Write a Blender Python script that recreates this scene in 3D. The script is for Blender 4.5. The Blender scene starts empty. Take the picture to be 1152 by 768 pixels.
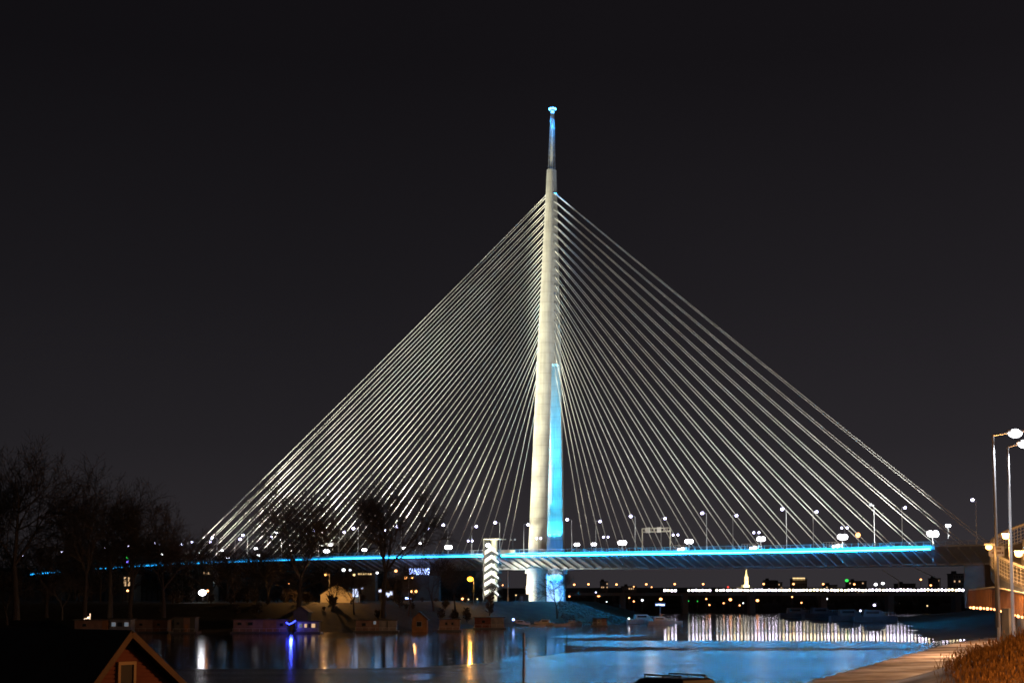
import bpy, math, random
import numpy as np
from mathutils import Vector, Matrix

R = math.radians
SC = bpy.context.scene
COL = SC.collection
HCAM = 9.5
F = 1700.0
PITCH = R(5.0)
HORIZ = 672.0
SHIFT = (HORIZ - 384 - F * math.tan(PITCH)) / 1152.0
rnd = random.Random(7)

# ------------------------------------------------------------------ picture <-> world
def ray(px, py):
    u = (px - 576) / F
    v = (384 + SHIFT * 1152 - py) / F
    dy = math.cos(PITCH) - v * math.sin(PITCH)
    dz = math.sin(PITCH) + v * math.cos(PITCH)
    return u / dy, dz / dy
def at(px, py, Y):
    a, b = ray(px, py)
    return Vector((a * Y, Y, HCAM + b * Y))
def onz(px, py, z):
    a, b = ray(px, py)
    Y = (z - HCAM) / b
    return Vector((a * Y, Y, z))

# ------------------------------------------------------------------ materials
def mat(name, col, rough=0.7, var=0.25, scale=0.6, metal=0.0, bump=0.0, spec=None):
    m = bpy.data.materials.new(name); m.use_nodes = True
    nt = m.node_tree; b = nt.nodes['Principled BSDF']
    b.inputs['Roughness'].default_value = rough
    b.inputs['Metallic'].default_value = metal
    if spec is not None: b.inputs['Specular IOR Level'].default_value = spec
    tc = nt.nodes.new('ShaderNodeTexCoord')
    n = nt.nodes.new('ShaderNodeTexNoise'); n.inputs['Scale'].default_value = scale; n.inputs['Detail'].default_value = 6
    nt.links.new(tc.outputs['Object'], n.inputs['Vector'])
    cr = nt.nodes.new('ShaderNodeValToRGB')
    cr.color_ramp.elements[0].position = .3; cr.color_ramp.elements[1].position = .7
    cr.color_ramp.elements[0].color = tuple(c * (1 - var) for c in col) + (1,)
    cr.color_ramp.elements[1].color = tuple(min(1, c * (1 + var)) for c in col) + (1,)
    nt.links.new(n.outputs['Fac'], cr.inputs['Fac'])
    nt.links.new(cr.outputs['Color'], b.inputs['Base Color'])
    if bump:
        bp = nt.nodes.new('ShaderNodeBump'); bp.inputs['Strength'].default_value = bump
        nt.links.new(n.outputs['Fac'], bp.inputs['Height']); nt.links.new(bp.outputs['Normal'], b.inputs['Normal'])
    return m
def glow(name, col, s):
    m = bpy.data.materials.new(name); m.use_nodes = True
    nt = m.node_tree; nt.nodes.clear()
    o = nt.nodes.new('ShaderNodeOutputMaterial'); e = nt.nodes.new('ShaderNodeEmission')
    e.inputs['Color'].default_value = (*col, 1); e.inputs['Strength'].default_value = s
    nt.links.new(e.outputs[0], o.inputs[0])
    return m

M = {}
def concrete():
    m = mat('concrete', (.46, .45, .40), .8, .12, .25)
    nt = m.node_tree; b = nt.nodes['Principled BSDF']
    tc = nt.nodes.new('ShaderNodeTexCoord'); sp = nt.nodes.new('ShaderNodeSeparateXYZ')
    nt.links.new(tc.outputs['Object'], sp.inputs[0])
    # formwork joints every 4.2 m
    md = nt.nodes.new('ShaderNodeMath'); md.operation = 'MODULO'; md.inputs[1].default_value = 4.2
    nt.links.new(sp.outputs['Z'], md.inputs[0])
    lt = nt.nodes.new('ShaderNodeMath'); lt.operation = 'LESS_THAN'; lt.inputs[1].default_value = .22
    nt.links.new(md.outputs[0], lt.inputs[0])
    # streaks
    mp = nt.nodes.new('ShaderNodeMapping'); mp.inputs['Scale'].default_value = (1.4, 1.4, .06)
    nt.links.new(tc.outputs['Object'], mp.inputs[0])
    ns = nt.nodes.new('ShaderNodeTexNoise'); ns.inputs['Scale'].default_value = 1.0; ns.inputs['Detail'].default_value = 5
    nt.links.new(mp.outputs[0], ns.inputs['Vector'])
    old = b.inputs['Base Color'].links[0].from_socket
    m1 = nt.nodes.new('ShaderNodeMix'); m1.data_type = 'RGBA'; m1.blend_type = 'MULTIPLY'
    sc = nt.nodes.new('ShaderNodeMath'); sc.operation = 'MULTIPLY'; sc.inputs[1].default_value = .30
    nt.links.new(lt.outputs[0], sc.inputs[0]); nt.links.new(sc.outputs[0], m1.inputs['Factor'])
    nt.links.new(old, m1.inputs[6]); m1.inputs[7].default_value = (.35, .33, .28, 1)
    m2 = nt.nodes.new('ShaderNodeMix'); m2.data_type = 'RGBA'; m2.blend_type = 'MULTIPLY'; m2.inputs['Factor'].default_value = .45
    nt.links.new(m1.outputs[2], m2.inputs[6]); nt.links.new(ns.outputs['Fac'], m2.inputs[7])
    nt.links.new(m2.outputs[2], b.inputs['Base Color'])
    return m
M['concrete'] = concrete()
M['pier_conc'] = mat('dark_concrete', (.17, .13, .1), .85, .25, .3)  # darker brown concrete for the two end piers
M['deck'] = mat('deck_steel', (.34, .36, .38), .55, .12, .3)
M['asphalt'] = mat('asphalt', (.05, .05, .052), .85, .2, .8)
M['cable'] = mat('white_cable_sheath', (.78, .77, .70), .5, .04, .2)
M['steel'] = mat('galvanised_steel', (.42, .43, .44), .45, .1, 1., .6)
M['dark_steel'] = mat('dark_steel', (.06, .06, .065), .5, .2, 1.)
M['white_paint'] = mat('white_paint', (.78, .77, .74), .5, .05, .5)
M['dark_wall'] = mat('dark_render', (.055, .055, .05), .8, .2, .5)
M['cream_wall'] = mat('cream_render', (.6, .56, .42), .8, .1, .5)
M['bark'] = mat('bark', (.036, .028, .024), .9, .3, 2., bump=.4)
M['twig'] = mat('twig_bark', (.042, .033, .027), .9, .3, 1.)
M['pale_twig'] = mat('pale_twig_bark', (.17, .12, .075), .9, .3, 1.)
M['grassbank'] = mat('grass_bank', (.022, .020, .009), .95, .5, .25, bump=.5)
M['wood_mass'] = mat('dark_woodland', (.03, .026, .02), .95, .4, .3)
M['mud'] = mat('dark_mud', (.014, .012, .01), .95, .4, .1)
M['hill'] = mat('hill_ground', (.035, .032, .028), .95, .4, .01)
M['rock'] = mat('riprap_stone', (.06, .055, .05), .9, .45, .7, bump=.6)
M['pink_wall'] = mat('pinkish_boards', (.17, .105, .09), .8, .25, .8)
M['red_wall'] = mat('red_boards', (.12, .035, .025), .8, .25, .8)
M['grey_wall'] = mat('grey_boards', (.17, .165, .17), .8, .25, .8)
M['blue_grey'] = mat('blue_grey_sheet', (.11, .13, .18), .6, .3, .8)
M['roof'] = mat('tarred_roof', (.035, .032, .03), .8, .25, .8)
M['orange_wood'] = mat('orange_boards', (.2, .09, .035), .7, .25, .8)
M['glass'] = mat('dark_glass', (.02, .022, .025), .12, .2, 1.)
M['house_frame'] = mat('cream_frame', (.5, .33, .17), .7, .15, .8)
M['house_boards'] = mat('dark_red_boards', (.19, .05, .028), .8, .25, .8)
M['house_trim'] = mat('brown_trim', (.16, .09, .045), .75, .25, .8)
M['hull'] = mat('boat_hull', (.5, .44, .42), .5, .15, .8)
M['hull_dark'] = mat('dark_hull', (.05, .05, .06), .5, .25, .8)
M['tyre'] = mat('tyre_rubber', (.02, .02, .02), .9, .1, 4.)
M['car_paint'] = mat('dark_car_paint', (.02, .018, .018), .35, .1, 2.)
M['city_wall'] = mat('city_wall', (.16, .14, .13), .9, .25, .05)
M['bracket'] = mat('pale_metal', (.6, .58, .5), .5, .1, 1.)
# lit things
M['led'] = glow('led_blue', (.0105, .43, 1.0), 88)
M['led_mid'] = glow('led_blue_mid', (.02, .43, 1.0), 15)  # lower strength for the middle-left run of the light line
M['led_dim'] = glow('led_blue_weak', (.02, .43, 1.0), 3.2)
M['cap_led'] = glow('cap_led', (.06, .40, 1.0), 16)
M['lamp_w'] = glow('lamp_cool_white', (.66, .62, 1.0), 10)
M['flood_w'] = glow('flood_white', (.95, .95, 1.0), 12)
M['lamp_o'] = glow('lamp_sodium', (1.0, .40, .11), 12)
M['lamp_y'] = glow('lamp_amber', (1.0, .34, .015), 14)
M['city_o'] = glow('city_sodium', (1.0, .36, .12), 7)
M['city_w'] = glow('city_white', (.9, .95, 1.0), 5)
M['city_y'] = glow('city_warm', (1.0, .68, .3), 2.2)
M['bridge_w'] = glow('bridge_white', (.92, .82, 1.0), 22)
M['bridge_x'] = glow('bridge_white_weaker', (1.0, .9, .8), 11)
M['bridge_y'] = glow('bridge_warm', (1.0, .82, .5), 14)
M['sign_b'] = glow('sign_blue_white', (.34, .46, 1.0), 6)
M['sign_w'] = glow('sign_white', (.62, .7, 1.0), 1.6)
M['blue_str'] = glow('string_blue', (.03, .05, 1.0), 9)
M['green'] = glow('green_light', (.05, 1.0, .12), 1.2)
M['violet'] = glow('violet_light', (.2, .15, 1.0), 2.5)
M['red'] = glow('red_light', (1.0, .06, .04), 2.5)
M['win_lit'] = glow('window_lit', (1.0, .62, .32), .8)
M['win_pale'] = glow('window_pale', (.72, .85, 1.0), .16)

# ------------------------------------------------------------------ mesh builder
ORG = {}
class MB:
    def __init__(s): s.v = []; s.f = []; s.m = []; s.mi = 0
    def add(s, vs, fs):
        o = len(s.v); s.v += [tuple(v) for v in vs]
        for f in fs: s.f.append(tuple(i + o for i in f)); s.m.append(s.mi)
    def box(s, c, size, ax=None):
        c = Vector(c); hx, hy, hz = (k / 2 for k in size)
        X, Y, Z = ax if ax else (Vector((1, 0, 0)), Vector((0, 1, 0)), Vector((0, 0, 1)))
        vs = [c + X * (a * hx) + Y * (b * hy) + Z * (d * hz) for d in (-1, 1) for b in (-1, 1) for a in (-1, 1)]
        s.add(vs, [(0, 2, 3, 1), (4, 5, 7, 6), (0, 1, 5, 4), (1, 3, 7, 5), (3, 2, 6, 7), (2, 0, 4, 6)])
    def bar(s, p, q, w, h=None, up=Vector((0, 0, 1))):
        p = Vector(p); q = Vector(q); d = q - p; L = d.length
        if L < 1e-6: return
        d /= L; x = d.cross(up)
        if x.length < 1e-4: x = d.cross(Vector((0, 1, 0)))
        x.normalize(); z = x.cross(d)
        s.box((p + q) / 2, (w, L, h or w), (x, d, z))
    def tube(s, p, q, r0, r1, n=6, cap=False):
        p = Vector(p); q = Vector(q); d = q - p
        if d.length < 1e-6: return
        d.normalize(); a = d.orthogonal().normalized(); b = d.cross(a)
        vs = []
        for c, r in ((p, r0), (q, r1)):
            for i in range(n):
                t = 2 * math.pi * i / n
                vs.append(c + (a * math.cos(t) + b * math.sin(t)) * r)
        fs = [(i, (i + 1) % n, n + (i + 1) % n, n + i) for i in range(n)]
        if cap: fs += [tuple(range(n - 1, -1, -1)), tuple(range(n, 2 * n))]
        s.add(vs, fs)
    def ball(s, c, rx, ry=None, rz=None, nu=10, nv=6):
        c = Vector(c); ry = ry or rx; rz = rz or rx
        vs = [c + Vector((0, 0, -rz))]
        for j in range(1, nv):
            ph = -math.pi / 2 + math.pi * j / nv
            for i in range(nu):
                t = 2 * math.pi * i / nu
                vs.append(c + Vector((rx * math.cos(ph) * math.cos(t), ry * math.cos(ph) * math.sin(t), rz * math.sin(ph))))
        vs.append(c + Vector((0, 0, rz))); top = len(vs) - 1
        fs = [(0, 1 + (i + 1) % nu, 1 + i) for i in range(nu)]
        for j in range(nv - 2):
            a = 1 + j * nu; b = a + nu
            fs += [(a + i, a + (i + 1) % nu, b + (i + 1) % nu, b + i) for i in range(nu)]
        a = 1 + (nv - 2) * nu
        fs += [(a + i, a + (i + 1) % nu, top) for i in range(nu)]
        s.add(vs, fs)
    def loft(s, rings, cap0=True, cap1=True, closed=True):
        n = len(rings[0]); vs = [p for r in rings for p in r]; fs = []
        for k in range(len(rings) - 1):
            for i in range(n if closed else n - 1):
                j = (i + 1) % n
                fs.append((k * n + i, k * n + j, (k + 1) * n + j, (k + 1) * n + i))
        if cap0: fs.append(tuple(range(n - 1, -1, -1)))
        if cap1: fs.append(tuple((len(rings) - 1) * n + i for i in range(n)))
        s.add(vs, fs)
    def prism(s, poly, vec):
        vec = Vector(vec); a = [Vector(p) for p in poly]
        s.loft([a, [p + vec for p in a]])
    def build(s, name, m, parent=None, loc=None, smooth=False):
        o0 = Vector(loc) if loc is not None else (ORG[parent.name] if parent else Vector((0, 0, 0)))
        me = bpy.data.meshes.new(name)
        me.from_pydata([(v[0] - o0.x, v[1] - o0.y, v[2] - o0.z) for v in s.v], [], s.f)
        for k in (m if isinstance(m, (list, tuple)) else [m]): me.materials.append(M[k])
        if any(s.m): me.polygons.foreach_set('material_index', s.m)
        if smooth: me.polygons.foreach_set('use_smooth', [True] * len(me.polygons))
        me.update()
        o = bpy.data.objects.new(name, me); COL.objects.link(o)
        if parent: o.parent = parent
        else: o.location = o0
        ORG[o.name] = o0.copy()
        return o
def tag(o, label=None, cat=None, group=None, kind=None):
    if label: o['label'] = label
    if cat: o['category'] = cat
    if group: o['group'] = group
    if kind: o['kind'] = kind
    return o
def thing(name, loc, label, cat, group=None, rz=0):
    o = bpy.data.objects.new(name, None); COL.objects.link(o); o.empty_display_size = .5
    o.location = loc; o.rotation_euler.z = rz
    ORG[o.name] = Vector(loc)
    return tag(o, label, cat, group)
KIDS = {}
def copy_tree(o, parent=None):
    c = o.copy(); COL.objects.link(c)
    if parent: c.parent = parent
    for ch in [k for k in bpy.data.objects if k.parent == o]: copy_tree(ch, c)
    return c
ORD = ['', 'first', 'second', 'third', 'fourth', 'fifth', 'sixth', 'seventh', 'eighth', 'ninth', 'tenth', 'eleventh', 'twelfth',
       'thirteenth', 'fourteenth', 'fifteenth', 'sixteenth', 'seventeenth', 'eighteenth', 'nineteenth', 'twentieth',
       'twenty-first', 'twenty-second', 'twenty-third', 'twenty-fourth', 'twenty-fifth', 'twenty-sixth', 'twenty-seventh',
       'twenty-eighth', 'twenty-ninth', 'thirtieth']
def lampdata(kind, loc, energy, col, **k):
    l = bpy.data.lights.new(k.get('name', 'light_source'), kind); l.energy = energy; l.color = col
    l.shadow_soft_size = k.get('soft', .5)
    if kind == 'SPOT': l.spot_size = R(k['size']); l.spot_blend = k.get('blend', .5)
    o = bpy.data.objects.new(k.get('name', 'light_source'), l); COL.objects.link(o)
    o.location = loc
    if 'aim' in k:
        o.rotation_euler = (Vector(k['aim']) - Vector(loc)).to_track_quat('-Z', 'Y').to_euler()
    return o

# ------------------------------------------------------------------ camera, world, render
cd = bpy.data.cameras.new('camera'); cam = bpy.data.objects.new('camera', cd); COL.objects.link(cam)
cam.location = (0, 0, HCAM); cam.rotation_euler = (math.pi / 2 + PITCH, 0, 0)
cd.sensor_width = 36; cd.lens = F / 1152 * 36; cd.shift_y = SHIFT; cd.clip_end = 30000; cd.clip_start = .5
SC.camera = cam
w = bpy.data.worlds.new('World'); SC.world = w; w.use_nodes = True
nt = w.node_tree; nt.nodes.clear()
out = nt.nodes.new('ShaderNodeOutputWorld'); bg = nt.nodes.new('ShaderNodeBackground')
sky = nt.nodes.new('ShaderNodeTexSky'); sky.sky_type = 'NISHITA'; sky.sun_disc = False
sky.sun_elevation = R(32); sky.sun_rotation = R(150)
tc = nt.nodes.new('ShaderNodeTexCoord'); sp = nt.nodes.new('ShaderNodeSeparateXYZ')
nt.links.new(tc.outputs['Generated'], sp.inputs[0])
cr = nt.nodes.new('ShaderNodeValToRGB'); e = cr.color_ramp.elements
e[0].position = 0.0; e[0].color = (.0265, .0235, .0272, 1)
e[1].position = 1.0; e[1].color = (.0034, .0028, .0034, 1)
for p, c in ((.05, (.0226, .0196, .0228)), (.10, (.0162, .0140, .0166)), (.2, (.0104, .0089, .0106)), (.34, (.0058, .0048, .0058))):
    x = e.new(p); x.color = (*c, 1)
nt.links.new(sp.outputs['Z'], cr.inputs['Fac'])
# town glow is a little stronger and warmer towards the right (east)
mr = nt.nodes.new('ShaderNodeMapRange'); mr.inputs[1].default_value = -.4; mr.inputs[2].default_value = .35
mr.inputs[3].default_value = .78; mr.inputs[4].default_value = 1.34
nt.links.new(sp.outputs['X'], mr.inputs[0])
nz = nt.nodes.new('ShaderNodeTexNoise'); nz.inputs['Scale'].default_value = 3.0; nz.inputs['Detail'].default_value = 3
nt.links.new(tc.outputs['Generated'], nz.inputs['Vector'])
nm = nt.nodes.new('ShaderNodeMapRange'); nm.inputs[3].default_value = .86; nm.inputs[4].default_value = 1.14
nt.links.new(nz.outputs['Fac'], nm.inputs[0])
mu = nt.nodes.new('ShaderNodeMath'); mu.operation = 'MULTIPLY'
nt.links.new(mr.outputs[0], mu.inputs[0]); nt.links.new(nm.outputs[0], mu.inputs[1])
sc1 = nt.nodes.new('ShaderNodeVectorMath'); sc1.operation = 'SCALE'
nt.links.new(cr.outputs['Color'], sc1.inputs[0]); nt.links.new(mu.outputs[0], sc1.inputs['Scale'])
sc2 = nt.nodes.new('ShaderNodeVectorMath'); sc2.operation = 'SCALE'; sc2.inputs['Scale'].default_value = .0002
nt.links.new(sky.outputs[0], sc2.inputs[0])
ad = nt.nodes.new('ShaderNodeVectorMath'); ad.operation = 'ADD'
nt.links.new(sc1.outputs[0], ad.inputs[0]); nt.links.new(sc2.outputs[0], ad.inputs[1])
nt.links.new(ad.outputs[0], bg.inputs['Color']); bg.inputs['Strength'].default_value = 1.0
nt.links.new(bg.outputs[0], out.inputs[0])
sl = bpy.data.lights.new('fill_sun', 'SUN'); sl.energy = .022; sl.angle = R(.5); sl.color = (1, .8, .62)  # faint warm sun added as ambient fill from behind the camera
so = bpy.data.objects.new('fill_sun', sl); COL.objects.link(so); so.rotation_euler = (R(58), 0, R(30))
SC.view_settings.view_transform = 'Standard'; SC.view_settings.look = 'None'
SC.view_settings.exposure = 0; SC.view_settings.gamma = 1
cy = SC.cycles
cy.use_denoising = True
try: cy.denoiser = 'OPENIMAGEDENOISE'
except Exception: pass
cy.max_bounces = 5; cy.diffuse_bounces = 2; cy.glossy_bounces = 3; cy.transmission_bounces = 2
cy.caustics_reflective = False; cy.caustics_refractive = False
cy.sample_clamp_indirect = 6; cy.use_light_tree = True; cy.filter_width = 1.7

# ------------------------------------------------------------------ bridge frame
A = R(35)
Dv = Vector((math.cos(A), -math.sin(A), 0)); Nv = Vector((-math.sin(A), -math.cos(A), 0)); Zv = Vector((0, 0, 1))
P0 = Vector((at(614, 640, 613).x, 613, 0))
def B(s, n, z): return P0 + Dv * s + Nv * n + Zv * z
def bpt(px, py, n):
    u, b = ray(px, py)
    q = P0 + Nv * n
    s = (u * q.y - q.x) / (Dv.x - u * Dv.y)
    Y = q.y + s * Dv.y
    return s, HCAM + b * Y
LEDPX = [(34, 645), (75, 642.5), (100, 641), (145, 637.8), (185, 635), (230, 632.5), (300, 629.6), (360, 628), (420, 627), (545, 625.9),
         (640, 624.1), (700, 623.2), (820, 621.3), (880, 620.3), (960, 618.8), (1048, 617.0)]
_l = [bpt(x, y, 23) for x, y in LEDPX]
_pf = np.polyfit([a for a, _ in _l], [b for _, b in _l], 3)
SMIN, SMAX = _l[0][0] - 90, 235
def zd(s):
    s2 = max(min(s, 190), _l[0][0])
    z = float(np.polyval(_pf, s2)); g = float(np.polyval(np.polyder(_pf), s2))
    return z + (s - s2) * g
zp = lambda py: at(616, py, 613).z
ZB, ZSLOT, ZTOP, ZTIP = zp(677.5), zp(411), zp(193), zp(123)
ZDECK = zd(0)

bridge = thing('cable_stayed_bridge', B(0, 0, ZB), 'huge white cable-stayed bridge with one needle pylon and a blue light line along its deck', 'bridge')
# --- pylon
def prof(z):
    t = (z - ZB) / (ZTOP - ZB); zs = (ZSLOT - ZB) / (ZTOP - ZB)
    if t < zs:
        k = t / zs; return 6.9 + (3.1 - 6.9) * k, 4.25 + (3.4 - 4.25) * k, 3.95 + (3.2 - 3.95) * k
    k = (t - zs) / (1 - zs); return 3.1 + (.75 - 3.1) * k, 3.4 + (1.55 - 3.4) * k, 3.2 + (1.45 - 3.2) * k
def lean(z): return 3.3 * (z - ZB) / (ZTOP - ZB)
def stadium(z, grow=0):
    g, b, t = prof(z); b += grow; t += grow; pts = []
    for i in range(25):
        th = math.pi * i / 24; pts.append(B(lean(z) + b * math.cos(th), g + t * math.sin(th), z))
    for i in range(25):
        th = math.pi + math.pi * i / 24; pts.append(B(lean(z) + b * math.cos(th), -g + t * math.sin(th), z))
    return pts
def half(z, side, grow=0):
    g, b, t = prof(z); b += grow; t += grow
    return [B(lean(z) + b * math.cos(math.pi * i / 24) , side * (g + t * math.sin(math.pi * i / 24)), z) for i in range(25)]
mb = MB(); mb.loft([stadium(ZSLOT + (ZTOP - ZSLOT) * i / 40) for i in range(41)])
shaft = mb.build('pylon_shaft', 'concrete', bridge)
for sd in (1, -1):
    mb = MB(); rg = [half(ZB - 3 + (ZSLOT - ZB + 3) * i / 40, sd) for i in range(41)]
    mb.loft(rg); mb.build('pylon_leg', 'concrete', bridge)
zc = zp(642.5)
mb = MB(); mb.loft([half(zc - .9, 1, .9), half(zc + .9, 1, .9)]); mb.build('bearing_collar', 'concrete', bridge)
mb = MB(); mb.loft([half(zc - .9, -1, .9), half(zc + .9, -1, .9)]); mb.build('bearing_collar', 'concrete', bridge)
# small access hatches and cable anchor blocks on the pylon
NC = 20
sl_out = bpt(202, 623, 0)[0]; sl_in = bpt(566, 620, 0)[0]; sr_in = bpt(663, 619, 0)[0]; sr_out = bpt(1117, 610, 0)[0]
wd = 2.7
for side, s0, s1 in ((-1, sl_in, sl_out), (1, sr_in, sr_out)):
    for n in (1, -1):
        for i in range(NC):
            k = i / (NC - 1)
            # anchors sit closer together towards the left end, as the photo shows
            px_ = (566 - (26.2 * i - .37 * i * i)) if side < 0 else (663 + (19.4 * i + .236 * i * i))
            s = bpt(px_, 619, 0)[0]
            zt = zp(404) + (zp(219) - zp(404)) * k ** .92
            g, b, t = prof(zt)
            p = B(s, n * wd, zd(s) + .6); q = B(lean(zt) + side * b * .82, n * (.6 + .5 * (1 - k)), zt)
            mb = MB()
            dv = q - p; L = dv.length; sag = Zv * (-L * .004)
            ps = [p + dv * (j / 6) + sag * (4 * (j / 6) * (1 - j / 6)) for j in range(7)]
            for j in range(6): mb.tube(ps[j], ps[j + 1], .12, .12, 8)
            cb = mb.build('stay_cable', 'cable', bridge, smooth=True)
            ddir = (q - p).normalized()
            mb = MB(); mb.tube(q - ddir * 1.5, q + ddir * .3, .42, .42, 8, True); mb.build('anchor_socket', 'steel', cb)
            mb = MB(); mb.tube(p - ddir * .5, p + ddir * 2.2, .38, .34, 8, True); mb.build('anchor_socket', 'steel', cb)
# --- spire
mb = MB()
zs_ = [ZTOP + (ZTIP - 1.2 - ZTOP) * i / 12 for i in range(13)]
for z0, z1 in zip(zs_, zs_[1:]):
    k0 = (z0 - ZTOP) / (ZTIP - ZTOP); k1 = (z1 - ZTOP) / (ZTIP - ZTOP)
    mb.tube(B(lean(z0), 0, z0), B(lean(z1), 0, z1), .75 - .3 * k0, .75 - .3 * k1, 10)
spire = mb.build('spire', 'bracket', bridge, smooth=True)
mb = MB()
for i in range(10):
    th = 2 * math.pi * i / 10
    def sp_pt(z):
        k = (z - ZTOP) / (ZTIP - ZTOP); r = 1.5 - .85 * k
        return B(lean(z) + r * math.cos(th), r * math.sin(th), z)
    for z0, z1 in zip(zs_, zs_[1:]): mb.tube(sp_pt(z0), sp_pt(z1), .09, .09, 4)
for z in zs_:
    k = (z - ZTOP) / (ZTIP - ZTOP); r = 1.5 - .85 * k
    for i in range(16):
        a, b_ = 2 * math.pi * i / 16, 2 * math.pi * (i + 1) / 16
        mb.tube(B(lean(z) + r * math.cos(a), r * math.sin(a), z), B(lean(z) + r * math.cos(b_), r * math.sin(b_), z), .06, .06, 4)
mb.build('spire_cage', 'steel', spire)
mb = MB(); zt = zp(124.5)
mb.tube(B(lean(zt), 0, zt - 1.0), B(lean(zt), 0, zt + .4), .8, 1.35, 20, True)
cap = mb.build('spire_cap', 'steel', spire)
mb = MB()
for i in range(8):
    th = 2 * math.pi * i / 8
    mb.ball(B(lean(zt) + 1.25 * math.cos(th), 1.25 * math.sin(th), zt - .1), .36)
mb.ball(B(lean(zt), 0, zt - 1.4), .7, .7, .6)
mb.build('beacon_light', 'cap_led', cap, smooth=True)
CP = B(lean(zt), 0, zt)
for i in range(3):
    th = 2 * math.pi * (i / 3 + .25)
    lampdata('SPOT', CP + Vector((1.9 * math.cos(th), 1.9 * math.sin(th), -.8)), 9e4, (.03, .36, 1), size=26, blend=.7, soft=.15, aim=CP + Vector((0, 0, -16)), name='spire_light')

# --- deck
ss = np.linspace(SMIN, SMAX, 90)
sec = [(22.5, 1.15), (22.5, .62), (22.0, .35), (8.2, -4.55), (8.0, -5.1), (-8.0, -5.1), (-8.2, -4.55), (-22.0, .35), (-22.5, .62), (-22.5, 1.15), (-22.1, 1.15), (-22.1, .75), (22.1, .75), (22.1, 1.15)]
mb = MB(); mb.loft([[B(s, n, zd(s) + z) for n, z in sec] for s in ss])
s = SMIN
while s < SMAX:
    for sd in (1, -1):
        p = B(s, sd * 21.8, zd(s) + .1); q = B(s, sd * 8.3, zd(s) - 4.75)
        mb.bar(p, q, .45, .7)
    s += 4.0
deck = mb.build('deck', 'deck', bridge)
mb = MB()
mb.loft([[B(s, n, zd(s) + .765) for n in (-21.9, -9.5)] for s in ss], False, False, False)
mb.loft([[B(s, n, zd(s) + .765) for n in (9.5, 21.9)] for s in ss], False, False, False)
mb.build('carriageway', 'asphalt', deck)
for sd in (1, -1):
    mb = MB()
    st = np.linspace(SMIN, SMAX, 120)
    for a, b in zip(st, st[1:]):
        for h in (1.55, 2.0, 2.35): mb.bar(B(a, sd * 22.3, zd(a) + h), B(b, sd * 22.3, zd(b) + h), .07 if h < 2.2 else .13)
    s = SMIN
    while s < SMAX:
        mb.bar(B(s, sd * 22.3, zd(s) + 1.1), B(s, sd * 22.3, zd(s) + 2.4), .12); s += 2.5
    mb.build('railing', 'steel', deck)
sled0, sled1 = _l[0][0], bpt(1047, 617, 23)[0]
for sd in (1, -1):
    for a_, b_, m_ in ((sled0, bpt(372, 628, 23)[0], 'led_dim'), (bpt(372, 628, 23)[0], bpt(548, 626, 23)[0], 'led_mid'), (bpt(548, 626, 23)[0], sled1, 'led')):
        # one fitting every 6 m with a dark joint between, held on short brackets
        hu, hd = {'led': (.19, .24), 'led_mid': (.20, .22), 'led_dim': (.20, .22)}[m_]
        mb = MB(); nf = int((b_ - a_) / 6)
        for k_ in range(nf):
            sa_ = a_ + (b_ - a_) * k_ / nf; sb_ = a_ + (b_ - a_) * (k_ + 1) / nf - .12
            mb.mi = 0
            mb.loft([[B(s, sd * n, zd(s) + z) for n, z in ((22.85, -hd), (23.2, -hd), (23.2, hu), (22.85, hu))] for s in (sa_, sb_)])
            mb.mi = 1; mb.loft([[B(s, sd * n, zd(s) + z) for n, z in ((22.86, -.2), (23.16, -.2), (23.16, .17), (22.86, .17))] for s in (sb_, sb_ + .12)])
            mb.bar(B(sa_ + .5, sd * 22.45, zd(sa_) + .8), B(sa_ + .5, sd * 23.1, zd(sa_) + .36), .12)
        mb.build('light_line', [m_, 'dark_steel'], deck)
# right-hand pier
sP = bpt(1104, 640, 0)[0]
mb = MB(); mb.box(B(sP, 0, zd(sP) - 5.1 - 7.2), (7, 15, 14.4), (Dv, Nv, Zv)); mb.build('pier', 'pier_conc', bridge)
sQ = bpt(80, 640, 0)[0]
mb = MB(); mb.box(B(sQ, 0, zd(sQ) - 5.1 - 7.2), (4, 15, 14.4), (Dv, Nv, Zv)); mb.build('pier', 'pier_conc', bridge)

# --- lights for pylon and cables (floodlights fixed along the deck and on the bank)
CREAM = (1.0, .95, .70); COOLW = (.93, .95, .92)
for zz_ in range(48, 196, 14):
    src = B(-22 - zz_ * .02, 82, ZB + 1); r_ = (B(0, 0, zz_) - src).length
    want = np.interp(zz_, (48, 66, 100, 137, 170, 196), (8.5, 10, 7.5, 5.0, 3.6, 2.4)); cs = np.interp(zz_, (48, 100, 180), (.75, .6, .42))
    lampdata('SPOT', src, want * 4 * math.pi * r_ * r_ / cs * .62, CREAM, size=math.degrees(2 * math.atan(12.5 / r_)), blend=1.0, soft=1.2, aim=B(lean(zz_), .5, zz_), name='pylon_flood')
lampdata('SPOT', B(-6, 21, ZDECK + 1.6), 4.0e4, CREAM, size=100, blend=1.0, aim=B(-1, 9, ZDECK + 14), name='pylon_flood')
lampdata('SPOT', B(-12, 20, ZB + 2), 6.5e4, CREAM, size=95, blend=.8, aim=B(0, 9, ZB + 8), name='pier_flood')
lampdata('SPOT', B(70, 60, ZDECK - 12), 1.6e5, (1, .96, .85), size=26, blend=.8, aim=B(2, 0, 165), name='pylon_flood')
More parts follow.
